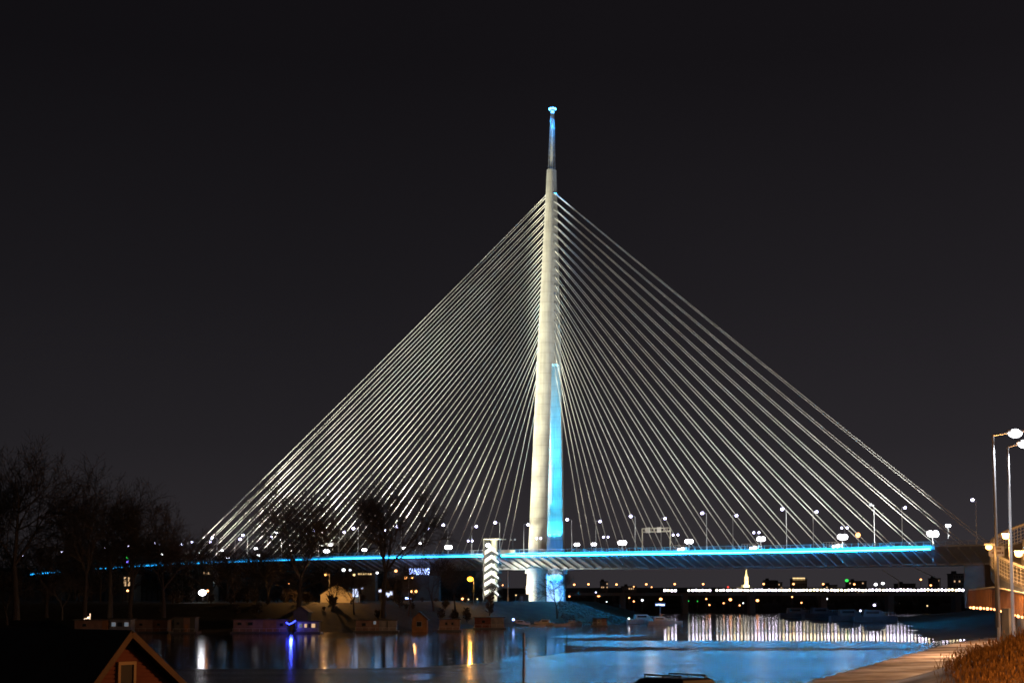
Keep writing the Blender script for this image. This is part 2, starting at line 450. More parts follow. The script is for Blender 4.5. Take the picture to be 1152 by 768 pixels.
# blue light inside the pylon slot
BLUE = (.03, .54, 1.0); BLUE2 = (.015, .30, 1.0)
g0 = prof(ZDECK)[0]
for s in (-2.2, 0, 2.2):
    lampdata('SPOT', B(s + .4, -g0 + 1.3, ZDECK + 7.2), 1.6e4, BLUE, size=70, blend=.8, soft=.25, aim=B(s + 1, -g0 - .2, ZDECK + 30), name='slot_light')
for up, pw, sz, n_ in ((16, 3e4, 60, 4.3), (32, 1.6e5, 34, 4.0), (48, 5e5, 22, 3.6), (64, 1.2e6, 14, 3.2)):
    lampdata('SPOT', B(2.4, n_, ZDECK + 2), pw, BLUE, size=sz, blend=1.0, soft=.35, aim=B(lean(ZDECK + up), -prof(ZDECK + up)[0], ZDECK + up), name='slot_light')
g1 = prof(zc)[0]
for s in (-2.6, 0, 2.6):
    lampdata('SPOT', B(s, -g1 + 1.3, zc - .6), 2.2e4, BLUE2, size=120, blend=.9, soft=.2, aim=B(s, -g1 + .3, zc - 9), name='slot_light')
lampdata('SPOT', B(2.5, 3, ZDECK + 1), 6e3, BLUE2, size=70, blend=.6, soft=.4, aim=B(0, -6, ZDECK + 4), name='slot_light')
lampdata('SPOT', B(2.5, 2, ZB + 1), 1.4e4, BLUE2, size=110, blend=.9, soft=.4, aim=B(0, -7, 17), name='slot_light')
# blue beam along the top right cable
q = B(lean(zp(219)) + 2, 2.6, zp(216)); lampdata('SPOT', q, 6e4, (.12, .5, 1), size=16, blend=.8, soft=.2, aim=B(60, 3, zp(219) - 47), name='cable_light')

# ------------------------------------------------------------------ street lamps on the bridge
def lamp_proto():
    r = thing('bridge_lamp', (0, 0, 0), '-', 'street lamp')
    mb = MB(); mb.tube((0, 0, -14.5), (0, 0, -.3), .16, .09, 8); mb.tube((0, 0, -.3), (.25, 0, 0), .09, .08, 6)
    mb.tube((.25, 0, 0), (2.6, 0, .12), .08, .06, 6)
    mb.build('pole', 'steel', r)
    mb = MB(); mb.box((3.2, 0, .26), (1.5, .55, .16)); h = mb.build('lamp_head', 'steel', r)
    mb = MB(); mb.ball((3.2, 0, -.05), .7, .55, .5); mb.build('lamp_glass', 'lamp_w', h, smooth=True)
    return r
LP = lamp_proto(); first = [LP]
LP_OFF = copy_tree(LP)
for k in list(bpy.data.objects):
    if k.parent and k.parent.parent == LP_OFF:
        k.data = k.data.copy(); k.data.materials[0] = M['steel']
def put(proto, used, loc, rz):
    if not used: o = proto; used.append(1)
    else: o = copy_tree(proto)
    o.location = loc; o.rotation_euler.z = rz; return o
near = [(118, 615.5), (145, 613.5), (174, 610.5), (215.5, 609.5), (238.5, 604.5), (273, 601.5), (311.5, 599), (353, 596.5), (397.5, 594), (446, 592), (498.5, 590), (557, 587.4),
        (638, 584), (709.5, 580.3), (790, 576.7), (880, 572.3), (1094, 561.8)]
far = [(24.5, 624.5), (69.5, 620.5), (121.5, 619.5), (204, 612), (236, 609), (270, 606), (306, 603), (345, 600.5), (387, 598), (432.5, 596), (481.5, 594), (535.8, 591.7), (594, 589.7), (675, 586),
       (748, 582.6), (828.5, 579.5), (918.5, 575.2), (1018, 570.5)]
u1, u2 = [], []
an = math.atan2(Nv.y, Nv.x)
def place_row(rows, n, rot, side):
    L = sorted([p for p in rows if p[0] < 614], key=lambda p: -p[0]); Rr = sorted([p for p in rows if p[0] > 614])
    for lst, where in ((L, 'left'), (Rr, 'right')):
        for i, (px, py) in enumerate(lst, 1):
            s, z = bpt(px, py, n + (3.2 if side == 'near' else -3.2))
            o = put(LP, u1, B(s, n, z), rot)
            tag(o, 'white street lamp on the %s side of the bridge deck, %s %s of the pylon' % (side, ORD[i], where), 'street lamp', 'street lamps along the bridge deck')
place_row(near, 17.0, an, 'near'); place_row(far, -17.0, an + math.pi, 'far')
for i, (px, py) in enumerate([(979, 567.2), (206, 607.5)]):
    s, z = bpt(px, py, 20.2)
    o = put(LP_OFF, u2, B(s, 17, z), an)
    tag(o, ['unlit grey street lamp on the right part of the bridge deck', 'unlit grey street lamp at the foot of the leftmost stay cables'][i], 'street lamp', 'street lamps along the bridge deck')

# floodlights aimed up at the cables
def flood_proto():
    r = thing('floodlight', (0, 0, 0), '-', 'floodlight')
    mb = MB(); mb.tube((0, 0, -6.5), (0, 0, -.2), .14, .12, 8); mb.bar((-1.5, .35, -.1), (1.5, .35, -.1), .15); mb.build('mast', 'steel', r)
    for x in (-.6, .6):
        mb = MB(); mb.tube((x, .5, .15), (x, -.35, .15), .5, .78, 14, True); h = mb.build('lamp_housing', 'steel', r)
        mb = MB(); mb.ball((x, -.42, .15), .74, .3, .68, 12, 8); mb.build('lamp_glass', 'flood_w', h, smooth=True)
    return r
FP = flood_proto(); uf = []
floods = [(182, 623, .55), (223, 621.5, .5), (249.5, 619, .5), (256.5, 627, .55), (288, 617, .55), (291, 624.5, .5), (367.5, 620, .95), (372, 613, .55), (368, 626.5, .4), (410, 618.5, .75), (455, 616.5, .6),
          (472.5, 611, .38), (504.5, 615.8, 1.15), (649, 612.5, .8), (668, 612.2, .75), (700, 610.8, 1.25), (775, 609.3, 1.15), (856, 606.5, 1.15), (947.5, 604.3, 1.35), (1049, 600.8, 1.45), (1066.5, 591.3, .65)]
desc = {.38: 'tiny', .4: 'tiny', .5: 'small', .55: 'small', .6: 'small', .65: 'small', .75: 'medium', .8: 'medium', .95: 'bright', 1.15: 'large dazzling', 1.25: 'large dazzling', 1.35: 'large dazzling', 1.45: 'large dazzling'}
fl_l = sorted([f for f in floods if f[0] < 614], key=lambda f: -f[0]); fl_r = sorted([f for f in floods if f[0] > 614])
for lst, wh in ((fl_l, 'left'), (fl_r, 'right')):
    for i, (px, py, k) in enumerate(lst, 1):
        n = 14 if py < 626 else 21
        s, z = bpt(px, py, n)
        o = put(FP, uf, B(s, n, z), 0); o.scale = (k, k, k)
        if k < .9: 
            for c in o.children: pass
        tag(o, '%s white floodlight under the stay cables, %s %s of the pylon' % (desc[k], ORD[i], wh), 'floodlight', 'floodlights lighting the stay cables')
# the beams themselves
for (px, py), P in (((182, 624), 9e5), ((256, 622), 9e5), ((330, 618), 6.5e5), ((410, 618), 5.5e5), ((505, 616), 3.5e5)):
    s, z = bpt(px, py, 14)
    tgt = B(s * (.66 if s < -60 else .82), 0, zd(0) + 62 - abs(s) * .1)
    lampdata('SPOT', B(s, 14, z + .8), P * .82, (1, .965, .80), size=84 if s < -60 else 68, blend=.8, soft=.6, aim=tgt, name='cable_flood')
for (px, py), P, hh in (((700, 611), 8e4, 80), ((775, 609), 1.1e5, 76), ((856, 606), 1.4e5, 62), ((947, 604), 1.7e5, 52), ((1049, 601), 1.9e5, 38), ((1085, 601), 2.2e5, 26)):
    s, z = bpt(px, py, 20)
    lampdata('SPOT', B(s, 20, z + .8), P, COOLW, size=76, blend=1.0, soft=.6, aim=B(s * .55 + 6, 0, zd(0) + hh), name='cable_flood')
# twin post-top lamps
def twin_proto():
    r = thing('twin_lamp', (0, 0, 0), '-', 'lamp post')
    mb = MB(); mb.tube((0, 0, -6), (0, 0, 0), .1, .08, 8); mb.bar((-1.1, 0, 0), (1.1, 0, 0), .12); mb.build('pole', 'dark_steel', r)
    for x in (-1.0, 1.0):
        mb = MB(); mb.ball((x, 0, .15), .36); mb.build('lamp_globe', 'lamp_w', r, smooth=True)
    return r
TP = twin_proto(); ut = []
for px, py, w_ in ((529, 608.5, 'left of the stair tower'), (577, 607, 'between the stair tower and the pylon'), (606, 605.7, 'in front of the pylon foot'), (681.5, 604.2, 'just right of the pylon'),
                   (760, 601.8, 'right of the wide overhead sign gantry'), (851, 599.2, 'above a floodlight right of the pylon'), (950, 594, 'above the fourth large floodlight')):
    s, z = bpt(px, py, 20.8)
    o = put(TP, ut, B(s, 20.8, z), math.atan2(Dv.y, Dv.x)); tag(o, 'twin headed lamp post on the bridge walkway %s' % w_, 'lamp post', 'twin lamp posts on the bridge walkway')
    if px == 577:
        for c in o.children:
            if 'globe' in c.name: c.data = c.data.copy(); c.data.materials[0] = M['steel']
# walkway inspection platforms with lit cabinets
for px, py, w_ in ((768, 617.3, 'nearest the pylon'), (849, 615.6, 'middle one of three'), (942, 614.2, 'farthest right of three')):
    s, z = bpt(px, py, 23)
    r = thing('service_platform', B(s, 23.6, zd(s) + .9), 'white lit service platform on the bridge edge, %s' % w_, 'platform', 'lit service platforms on the bridge edge')
    mb = MB(); mb.box(B(s, 23.9, zd(s) + 1.0), (5, 2.2, .2), (Dv, Nv, Zv)); mb.build('platform_floor', 'bracket', r)
    mb = MB()
    for a in np.linspace(-5, 2.4, 8): mb.bar(B(s + a, 23.0, zd(s) + 1), B(s + a, 23.0, zd(s) + 3.0), .12)
    mb.bar(B(s - 5, 23.0, zd(s) + 3.0), B(s + 2.4, 23.0, zd(s) + 3.0), .14); mb.build('guard_rail', 'bracket', r)
    mb = MB(); mb.box(B(s + .8, 23.9, zd(s) + 1.75), (2.2, 1.0, 1.1), (Dv, Nv, Zv)); mb.build('cabinet', 'white_paint', r)
    mb = MB(); mb.ball(B(s - .9, 24.2, zd(s) + 1.35), .42); mb.ball(B(s + .8, 24.6, zd(s) + 1.5), .5); mb.build('work_light', 'flood_w', r, smooth=True)
# overhead sign gantries
def gantry(px0, px1, ytop, ybot, n, label, panels):
    s0, z1 = bpt(px0, ytop, n); s1, _ = bpt(px1, ytop, n); _, z0 = bpt(px0, ybot, n)
    r = thing('sign_gantry', B(s0, n, zd(s0) + .8), label, 'gantry')
    mb = MB()
    for s in (s0, s1): mb.bar(B(s, n, zd(s) + .7), B(s, n, z1), .45)
    mb.build('posts', 'bracket', r)
    mb = MB(); mb.bar(B(s0, n, z1), B(s1, n, z1), .4); mb.bar(B(s0, n, z0), B(s1, n, z0), .4)
    k = 9
    for i in range(k + 1):
        s = s0 + (s1 - s0) * i / k; mb.bar(B(s, n, z0), B(s, n, z1), .35)
    mb.build('truss', 'bracket', r)
    for a, b in panels:
        mb = MB(); sa, sb = s0 + (s1 - s0) * a, s0 + (s1 - s0) * b
        mb.box(B((sa + sb) / 2, n + .4, (z0 + z1) / 2), (sb - sa, .2, z1 - z0 + .7), (Dv, Nv, Zv)); mb.build('sign_panel', 'white_paint', r)
gantry(722.5, 754, 594.3, 598.2, 8, 'pale overhead sign gantry with two panels, right of the pylon', [(.14, .30), (.55, .68)])
s, z = bpt(738, 596, 14); lampdata('POINT', B(s, 18, z - 1), 2500, (1, .98, .88), soft=.3, name='gantry_fill')  # added fill light that brightens the gantry
gantry(356, 381, 611.5, 613.2, 8, 'thin dark overhead gantry on the left part of the bridge deck', [(.2, .36), (.62, .8)])
# obstruction lamp
s, z = bpt(965.3, 601.5, -6)
r = thing('orange_signal', B(s, -6, zd(s) + .8), 'single orange lamp glowing on the right part of the bridge deck', 'lamp')
mb = MB(); mb.tube(B(s, -6, zd(s) + .7), B(s, -6, z - .3), .12, .1); mb.build('pole', 'steel', r)
mb = MB(); mb.ball(B(s, -6, z), .85); mb.build('lamp_globe', 'city_o', r, smooth=True)

# ------------------------------------------------------------------ stair tower
def ST_(px, py, n=26.5): 
    s, z = bpt(px, py, n); return s, z
sa, _ = ST_(546.3, 640); sb, _ = ST_(563.5, 640); _, zb_ = ST_(555, 674); _, zt_ = ST_(555, 606)
tw = thing('stair_tower', B((sa + sb) / 2, 26.5, zb_), 'tall white stair tower with zigzag lit flights beside the bridge deck', 'tower')
mb = MB(); mb.box(B(sa + .35, 26.0, (zb_ + zt_) / 2 - 1), (.7, 4.6, zt_ - zb_ + 2), (Dv, Nv, Zv)); mb.build('side_wall', 'dark_wall', tw)
mb = MB(); mb.box(B((sa + .7 + sb - 3.6) / 2, 24.05, (zb_ + zt_) / 2 - 1), (sb - sa - 4.3, .4, zt_ - zb_ + 2), (Dv, Nv, Zv)); mb.build('back_wall', 'cream_wall', tw)
mb = MB(); mb.box(B((sa + sb) / 2 + .5, 26.2, zt_ - .1), (sb - sa + .2, 4.6, .3), (Dv, Nv, Zv)); mb.build('roof', 'cream_wall', tw)
yb = [633.9 - 9.1, 633.9, 643, 651.6, 660.6, 670]
smid = sa + (sb - sa) * .56
for i, y in enumerate(yb):
    _, z0 = ST_(555, y); h = 3.25
    fl = MB()
    fl.prism([B(sa + .75, 28.1, z0 - .1), B(sa + .75, 28.1, z0 - .85), B(smid, 28.1, z0 + 1.35), B(smid, 28.1, z0 + 2.0)], -Nv * 3.8)
    fl.prism([B(smid + .01, 28.1, z0 + 1.3), B(sb, 28.1, z0 - .75), B(sb + .2, 28.1, z0 - .1), B(smid + .01, 28.1, z0 + 1.95)], -Nv * 1.8)
    f_ = fl.build('stair_flight', 'dark_wall', tw)
    pn = MB()
    pn.prism([B(sa + .8, 28.15, z0 + .15), B(smid, 28.15, z0 + 2.1), B(smid, 28.15, z0 + 3.6), B(sa + .8, 28.15, z0 + 1.9)], Nv * .12)
    pn.build('flight_parapet', 'white_paint', tw)
    pn = MB()
    pn.prism([B(smid + .1, 28.15, z0 + 2.0), B(sb + .2, 28.15, z0 + .15), B(sb + .2, 28.15, z0 + .75), B(smid + .1, 28.15, z0 + 3.6)], Nv * .12)
    pn.build('landing_parapet', 'white_paint', tw)
    lm = MB(); lm.ball(B(smid - 1.2, 25.2, z0 + 2.9), .22); lm.build('stair_light', 'flood_w', tw, smooth=True)
_, zt2 = ST_(555, 613)
lm = MB(); lm.ball(B(sa + 2.3, 28.0, zt2), .95, .5, .7); lm.build('top_light', 'flood_w', tw, smooth=True)
mb = MB(); mb.box(B(sb - 1, 23.6, zd(sb) + .6), (3.2, 2.2, .5), (Dv, Nv, Zv)); mb.box(B(sb + 1.5, 23.9, zd(sb) + 1.6), (7, .2, 1.3), (Dv, Nv, Zv)); mb.build('link_bridge', 'cream_wall', tw)
lampdata('SPOT', B(sa - 9, 52, zb_ + 1), 1.2e5, (1, .96, .82), size=60, blend=.5, aim=B((sa + sb) / 2, 27, (zb_ + zt_) / 2 + 2), name='tower_flood')

# ------------------------------------------------------------------ terrain
def sdist(poly, X, Y):
    P = np.array(poly); n = len(P); d = np.full(X.shape, 1e9); inside = np.zeros(X.shape, bool)
    for i in range(n):
        a, b = P[i], P[(i + 1) % n]; ab = b - a
        t = np.clip(((X - a[0]) * ab[0] + (Y - a[1]) * ab[1]) / (ab @ ab), 0, 1)
        d = np.minimum(d, np.hypot(X - a[0] - t * ab[0], Y - a[1] - t * ab[1]))
        c = ((a[1] > Y) != (b[1] > Y))
        with np.errstate(divide='ignore', invalid='ignore'):
            xi = (b[0] - a[0]) * (Y - a[1]) / (b[1] - a[1] + 1e-12) + a[0]
        inside ^= c & (X < xi)
    return np.where(inside, d, -d)
def nz2(X, Y, s, seed=0):
    r = np.random.RandomState(seed); o = np.zeros_like(X)
    for k in range(6):
        a = r.uniform(0, 6.28); f = s * r.uniform(.6, 1.8); p = r.uniform(0, 6.28)
        o += np.sin((X * math.cos(a) + Y * math.sin(a)) * f + p)
    return o / 6
def sst(x): x = np.clip(x, 0, 1); return x * x * (3 - 2 * x)
def sheet(name, xs, ys, hf, m, keep=None):
    X, Y = np.meshgrid(np.asarray(xs, float), np.asarray(ys, float)); Z, K = hf(X, Y)
    nx, ny = len(xs), len(ys)
    v = np.stack([X.ravel(), Y.ravel(), Z.ravel()], 1); K = K.ravel(); f = []
    for j in range(ny - 1):
        for i in range(nx - 1):
            q = (j * nx + i, j * nx + i + 1, (j + 1) * nx + i + 1, (j + 1) * nx + i)
            if K[list(q)].any(): f.append(q)
    me = bpy.data.meshes.new(name); me.from_pydata(v.tolist(), [], f); me.materials.append(M[m])
    me.polygons.foreach_set('use_smooth', [True] * len(me.polygons))
    o = bpy.data.objects.new(name, me); COL.objects.link(o); tag(o, kind='structure'); return o
shore = [onz(x, y, 0) for x, y in ((-350, 711), (0, 710.5), (150, 711.5), (300, 711.5), (400, 710), (480, 708.5), (550, 706), (620, 703), (690, 701.5), (716, 699), (724, 696))]
isl = [(p.x, p.y) for p in shore] + [(75, 700), (10, 800), (-200, 880), (-900, 1000), (-1200, 500)]
def isl_h(X, Y):
    d = sdist(isl, X, Y)
    z = -2.5 + 2.5 * sst((d + 8) / 8) + sst(d / 34) * (8.0 + .35 * nz2(X, Y, .08, 1)) + .25 * nz2(X, Y, .35, 2) * (d > 0)
    return z, d > -9
island = sheet('island_bank', np.arange(-560, 96, 4.5), np.arange(385, 960, 4.5), isl_h, 'grassbank')
def zisl(x, y): return float(isl_h(np.array([[x]], float), np.array([[y]], float))[0][0, 0])
# far bank and hills
def farz(X, Y):
    sh = 955 + 20 * nz2(X, Y * 0, .006, 4)
    d = Y - sh
    base = -2 + 7 * sst((d + 6) / 40)
    hl = sst((Y - 1300) / 700) * (18 + 26 * sst((-X - 40) / 260) + 8 * nz2(X, Y, .004, 5))
    return base + hl, d > -20
sheet('far_bank', np.arange(-1500, 1900, 20), np.concatenate([np.arange(930, 1040, 6), np.arange(1040, 2600, 30)]), farz, 'hill')
def zfar(x, y): return float(farz(np.array([[x]], float), np.array([[y]], float))[0][0, 0])
mb = MB(); mb.add([(-14000, -3000, -3), (14000, -3000, -3), (14000, 22000, -3), (-14000, 22000, -3)], [(0, 1, 2, 3)])
tag(mb.build('ground', 'hill'), kind='structure')
# near bank (camera side)
nsh = [onz(x, y, 0) for x, y in ((880, 776), (905, 768), (950, 756), (1000, 742), (1046, 730), (1075, 723), (1110, 718), (1180, 714))]
nb = [(-600, 118), (-60, 128), (10, 140)] + [(p.x, p.y) for p in nsh] + [(500, 330), (600, -80), (-600, -80)]
def nb_h(X, Y):
    d = sdist(nb, X, Y)
    shz = .15 + 2.0 * sst(d / 45) + .12 * nz2(X, Y, .25, 8)
    zn = np.maximum(7.4 - .043 * Y, 2.0)
    zn = zn + (1.2 - zn) * sst((-X - 6) / 12)
    wn = sst((128 - Y) / 35)
    z = shz * (1 - wn) + zn * wn
    z = z + 4.5 * np.exp(-((X - 37) / 7.5) ** 2 / 2 - ((Y - 88) / 20) ** 2 / 2) * 1
    z = np.where(d < 0, -2 + 2.15 * sst((d + 5) / 5), z)
    return z, d > -6
def snow_mat():
    m = bpy.data.materials.new('snowy_shore'); m.use_nodes = True; nt = m.node_tree; b = nt.nodes['Principled BSDF']; b.inputs['Roughness'].default_value = .8
    tc = nt.nodes.new('ShaderNodeTexCoord'); n = nt.nodes.new('ShaderNodeTexNoise'); n.inputs['Scale'].default_value = .09; n.inputs['Detail'].default_value = 7; n.inputs['Roughness'].default_value = .6
    nt.links.new(tc.outputs['Object'], n.inputs['Vector'])
    sp = nt.nodes.new('ShaderNodeSeparateXYZ'); nt.links.new(tc.outputs['Object'], sp.inputs[0])
    mr = nt.nodes.new('ShaderNodeMapRange'); mr.inputs[1].default_value = 58; mr.inputs[2].default_value = 74; mr.inputs[3].default_value = .45; mr.inputs[4].default_value = 0
    nt.links.new(sp.outputs['Y'], mr.inputs[0])
    sb = nt.nodes.new('ShaderNodeMath'); sb.operation = 'SUBTRACT'; nt.links.new(n.outputs['Fac'], sb.inputs[0]); nt.links.new(mr.outputs[0], sb.inputs[1])
    cr = nt.nodes.new('ShaderNodeValToRGB'); e = cr.color_ramp.elements
    e[0].position = .36; e[0].color = (.07, .05, .035, 1); e[1].position = .64; e[1].color = (.66, .64, .62, 1)
    x = e.new(.48); x.color = (.26, .21, .17, 1)
    nt.links.new(sb.outputs[0], cr.inputs['Fac']); nt.links.new(cr.outputs['Color'], b.inputs['Base Color'])
    bp = nt.nodes.new('ShaderNodeBump'); bp.inputs['Strength'].default_value = .2; bp.inputs['Distance'].default_value = .15
    n2 = nt.nodes.new('ShaderNodeTexNoise'); n2.inputs['Scale'].default_value = .5; n2.inputs['Detail'].default_value = 6; nt.links.new(tc.outputs['Object'], n2.inputs['Vector'])
    nt.links.new(n2.outputs['Fac'], bp.inputs['Height']); nt.links.new(bp.outputs['Normal'], b.inputs['Normal'])
    return m
M['snow'] = snow_mat()
sheet('near_bank', np.arange(-160, 260, 3.), np.arange(-60, 420, 3.), nb_h, 'snow')
def znb(x, y): return float(nb_h(np.array([[x]], float), np.array([[y]], float))[0][0, 0])
# dark quay behind the snowy shore
qp = [onz(x, y, 0) for x, y in ((1002, 699), (1014, 707), (1028, 716.5), (1052, 721), (1075, 719.5), (1180, 712))]
qy = [(p.x, p.y) for p in qp] + [(600, 420), (700, 900), (170, 720)]
def q_h(X, Y):
    d = sdist(qy, X, Y); return -1.5 + 1.5 * sst((d + 5) / 5) + 5.0 * sst(d / 60) + .2 * nz2(X, Y, .2, 3) * (d > 0), d > -6
sheet('quay_bank', np.arange(70, 420, 6.), np.arange(270, 740, 6.), q_h, 'mud')

# ------------------------------------------------------------------ water and ice
def water_mat():
    m = bpy.data.materials.new('river_water'); m.use_nodes = True; nt = m.node_tree; b = nt.nodes['Principled BSDF']
    b.inputs['Base Color'].default_value = (.006, .009, .012, 1); b.inputs['IOR'].default_value = 1.33
    tc = nt.nodes.new('ShaderNodeTexCoord'); sp = nt.nodes.new('ShaderNodeSeparateXYZ'); nt.links.new(tc.outputs['Object'], sp.inputs[0])
    n0 = nt.nodes.new('ShaderNodeTexNoise'); n0.inputs['Scale'].default_value = .02; n0.inputs['Detail'].default_value = 4; nt.links.new(tc.outputs['Object'], n0.inputs['Vector'])
    # wind: ruffled upstream (far) and on the left, calm patch in front of the bridge on the right
    fy = nt.nodes.new('ShaderNodeMapRange'); fy.inputs[1].default_value = 330; fy.inputs[2].default_value = 430; nt.links.new(sp.outputs['Y'], fy.inputs[0])
    fx = nt.nodes.new('ShaderNodeMapRange'); fx.inputs[1].default_value = 30; fx.inputs[2].default_value = -15; nt.links.new(sp.outputs['X'], fx.inputs[0])
    mx = nt.nodes.new('ShaderNodeMath'); mx.operation = 'MAXIMUM'; nt.links.new(fy.outputs[0], mx.inputs[0]); nt.links.new(fx.outputs[0], mx.inputs[1])
    mr = nt.nodes.new('ShaderNodeMapRange'); mr.inputs[3].default_value = .045; mr.inputs[4].default_value = .105; nt.links.new(mx.outputs[0], mr.inputs[0])
    mv = nt.nodes.new('ShaderNodeMapRange'); mv.inputs[1].default_value = .3; mv.inputs[2].default_value = .7; mv.inputs[3].default_value = .75; mv.inputs[4].default_value = 1.2; nt.links.new(n0.outputs['Fac'], mv.inputs[0])
    ml = nt.nodes.new('ShaderNodeMath'); ml.operation = 'MULTIPLY'; nt.links.new(mr.outputs[0], ml.inputs[0]); nt.links.new(mv.outputs[0], ml.inputs[1])
    nt.links.new(ml.outputs[0], b.inputs['Roughness'])
    mp = nt.nodes.new('ShaderNodeMapping'); mp.inputs['Scale'].default_value = (.12, .5, 1); nt.links.new(tc.outputs['Object'], mp.inputs[0])
    n1 = nt.nodes.new('ShaderNodeTexNoise'); n1.inputs['Scale'].default_value = .35; n1.inputs['Detail'].default_value = 3; nt.links.new(mp.outputs[0], n1.inputs['Vector'])
    bp = nt.nodes.new('ShaderNodeBump'); bp.inputs['Distance'].default_value = .12
    bs = nt.nodes.new('ShaderNodeMapRange'); bs.inputs[1].default_value = 240; bs.inputs[2].default_value = 400; bs.inputs[3].default_value = .12; bs.inputs[4].default_value = 0.0
    nt.links.new(sp.outputs['Y'], bs.inputs[0]); nt.links.new(bs.outputs[0], bp.inputs['Strength'])
    nt.links.new(n1.outputs['Fac'], bp.inputs['Height']); nt.links.new(bp.outputs['Normal'], b.inputs['Normal'])
    return m
M['water'] = water_mat()
mb = MB(); mb.add([(-6000, 40, 0), (6000, 40, 0), (6000, 1400, 0), (-6000, 1400, 0)], [(0, 1, 2, 3)])
tag(mb.build('river_water', 'water'), kind='structure')
def ice_mat():
    m = bpy.data.materials.new('river_ice'); m.use_nodes = True; nt = m.node_tree; b = nt.nodes['Principled BSDF']
    b.inputs['IOR'].default_value = 1.31
    tc = nt.nodes.new('ShaderNodeTexCoord'); mp = nt.nodes.new('ShaderNodeMapping'); mp.inputs['Scale'].default_value = (.035, .12, 1); nt.links.new(tc.outputs['Object'], mp.inputs[0])
    n = nt.nodes.new('ShaderNodeTexNoise'); n.inputs['Scale'].default_value = 1.0; n.inputs['Detail'].default_value = 7; n.inputs['Roughness'].default_value = .6; nt.links.new(mp.outputs[0], n.inputs['Vector'])
    mr = nt.nodes.new('ShaderNodeMapRange'); mr.inputs[1].default_value = .3; mr.inputs[2].default_value = .7; mr.inputs[3].default_value = .2; mr.inputs[4].default_value = .27; nt.links.new(n.outputs['Fac'], mr.inputs[0])
    nt.links.new(mr.outputs[0], b.inputs['Roughness'])
    cr = nt.nodes.new('ShaderNodeValToRGB'); e = cr.color_ramp.elements; e[0].position = .35; e[0].color = (.03, .035, .04, 1); e[1].position = .65; e[1].color = (.09, .095, .1, 1)
    nt.links.new(n.outputs['Fac'], cr.inputs['Fac']); nt.links.new(cr.outputs['Color'], b.inputs['Base Color'])
    return m
M['ice'] = ice_mat()
def ice_poly(px):
    out = []
    for i in range(len(px) - 1):
        (x0, y0), (x1, y1) = px[i], px[i + 1]; k = max(2, int(abs(x1 - x0) / 6))
        for j in range(k):
            t = j / k; x = x0 + (x1 - x0) * t; y = y0 + (y1 - y0) * t
            out.append(onz(x, y + .45 * math.sin(x * .21) * math.sin(x * .047 + 1) + rnd.uniform(-.12, .12), .03))
    out.append(onz(*px[-1], .03)); return out
edge = ice_poly([(-250, 752), (0, 752), (230, 752), (380, 751.5), (470, 750), (540, 746), (590, 740.5), (635, 734), (700, 731.5), (800, 731), (880, 731.5), (960, 731), (1046, 730)])
ring = [Vector(p) for p in edge] + [Vector((60, 150, .03)), Vector((10, 120, .03)), Vector((-150, 100, .03))]
mb = MB(); mb.add(ring, [tuple(range(len(ring)))])
tag(mb.build('ice_sheet', 'ice'), kind='structure')
ring = ice_poly([(632, 723), (650, 720.6), (700, 720), (820, 720.2), (940, 720.8), (1000, 721.2), (1050, 723)]) + ice_poly([(1050, 723.5), (1046, 729), (940, 728.2), (820, 727.6), (700, 727.2), (650, 726.2), (632, 724)])
mb = MB(); mb.add(ring, [tuple(range(len(ring)))]); tag(mb.build('ice_strip', 'ice'), kind='structure')
ring = ice_poly([(620, 715.2), (650, 713.4), (700, 713.4), (735, 714)]) + ice_poly([(735, 714), (700, 716.2), (650, 717.6), (620, 716)])
mb = MB(); mb.add(ring, [tuple(range(len(ring)))]); tag(mb.build('ice_strip', 'ice'), kind='structure')

hole = [onz(x, y, .034) for x, y in ((452, 761), (458, 758.2), (470, 757.2), (486, 757.3), (498, 758.6), (506, 759), (499, 760.4), (487, 762), (478, 764.2), (462, 764.6), (455, 763.2))]
mb = MB(); mb.add(hole, [tuple(range(len(hole)))]); tag(mb.build('open_water', 'water'), kind='structure')

# ------------------------------------------------------------------ trees
def grow(seed, H, spread=1.0, maxlev=4, trunk_frac=.28, lean_=0., thin=1.0):
    rr = random.Random(seed); tr = MB(); br = MB()
    def pert(d, a):
        v = Vector((rr.gauss(0, 1), rr.gauss(0, 1), rr.gauss(0, 1))) * a
        return (d + v).normalized()
    def branch(p, d, L, r, lev):
        n = 3
        for i in range(n):
            q = p + d * (L / n); r1 = max(.028 * thin, r * (1 - .22 * (i + 1) / 1.2))
            br.tube(p, q, r * (1 - .2 * i), r1, 5 if lev < 2 else (4 if lev < 3 else 3))
            p = q; d = pert(d, .16); d = (d + Vector((0, 0, .10 if lev < 3 else .03))).normalized()
            if lev < maxlev:
                for _ in range(2 if (i > 0 and lev > 0) else 1 + (rr.random() < .6)):
                    a = d.orthogonal().normalized(); a.rotate(Matrix.Rotation(rr.uniform(0, 6.283), 3, d))
                    an_ = R(rr.uniform(22, 52)) * (spread if lev == 0 else 1)
                    nd = (d * math.cos(an_) + a * math.sin(an_)).normalized()
                    branch(p, nd, L * rr.uniform(.52, .74), max(.028 * thin, r * rr.uniform(.42, .58)), lev + 1)
    p = Vector((0, 0, -1)); d = Vector((lean_, 0, 1)).normalized(); r = H * .016 + .08
    Lt = H * trunk_frac; n = 5
    for i in range(n):
        q = p + d * ((Lt + 1) / n); tr.tube(p, q, r * (1.25 if i == 0 else 1 - .08 * (i - 1)), r * (1 - .08 * i), 9); p = q; d = pert(d, .05)
    r *= .68
    k = rr.choice((3, 4, 4))
    for j in range(k):
        az = 6.283 * j / k + rr.uniform(-.5, .5); an_ = R(rr.uniform(14, 40)) * spread
        nd = Vector((math.sin(an_) * math.cos(az), math.sin(an_) * math.sin(az), math.cos(an_)))
        branch(p, nd, H * rr.uniform(.30, .38), r * rr.uniform(.6, .85), 0)
    return tr, br
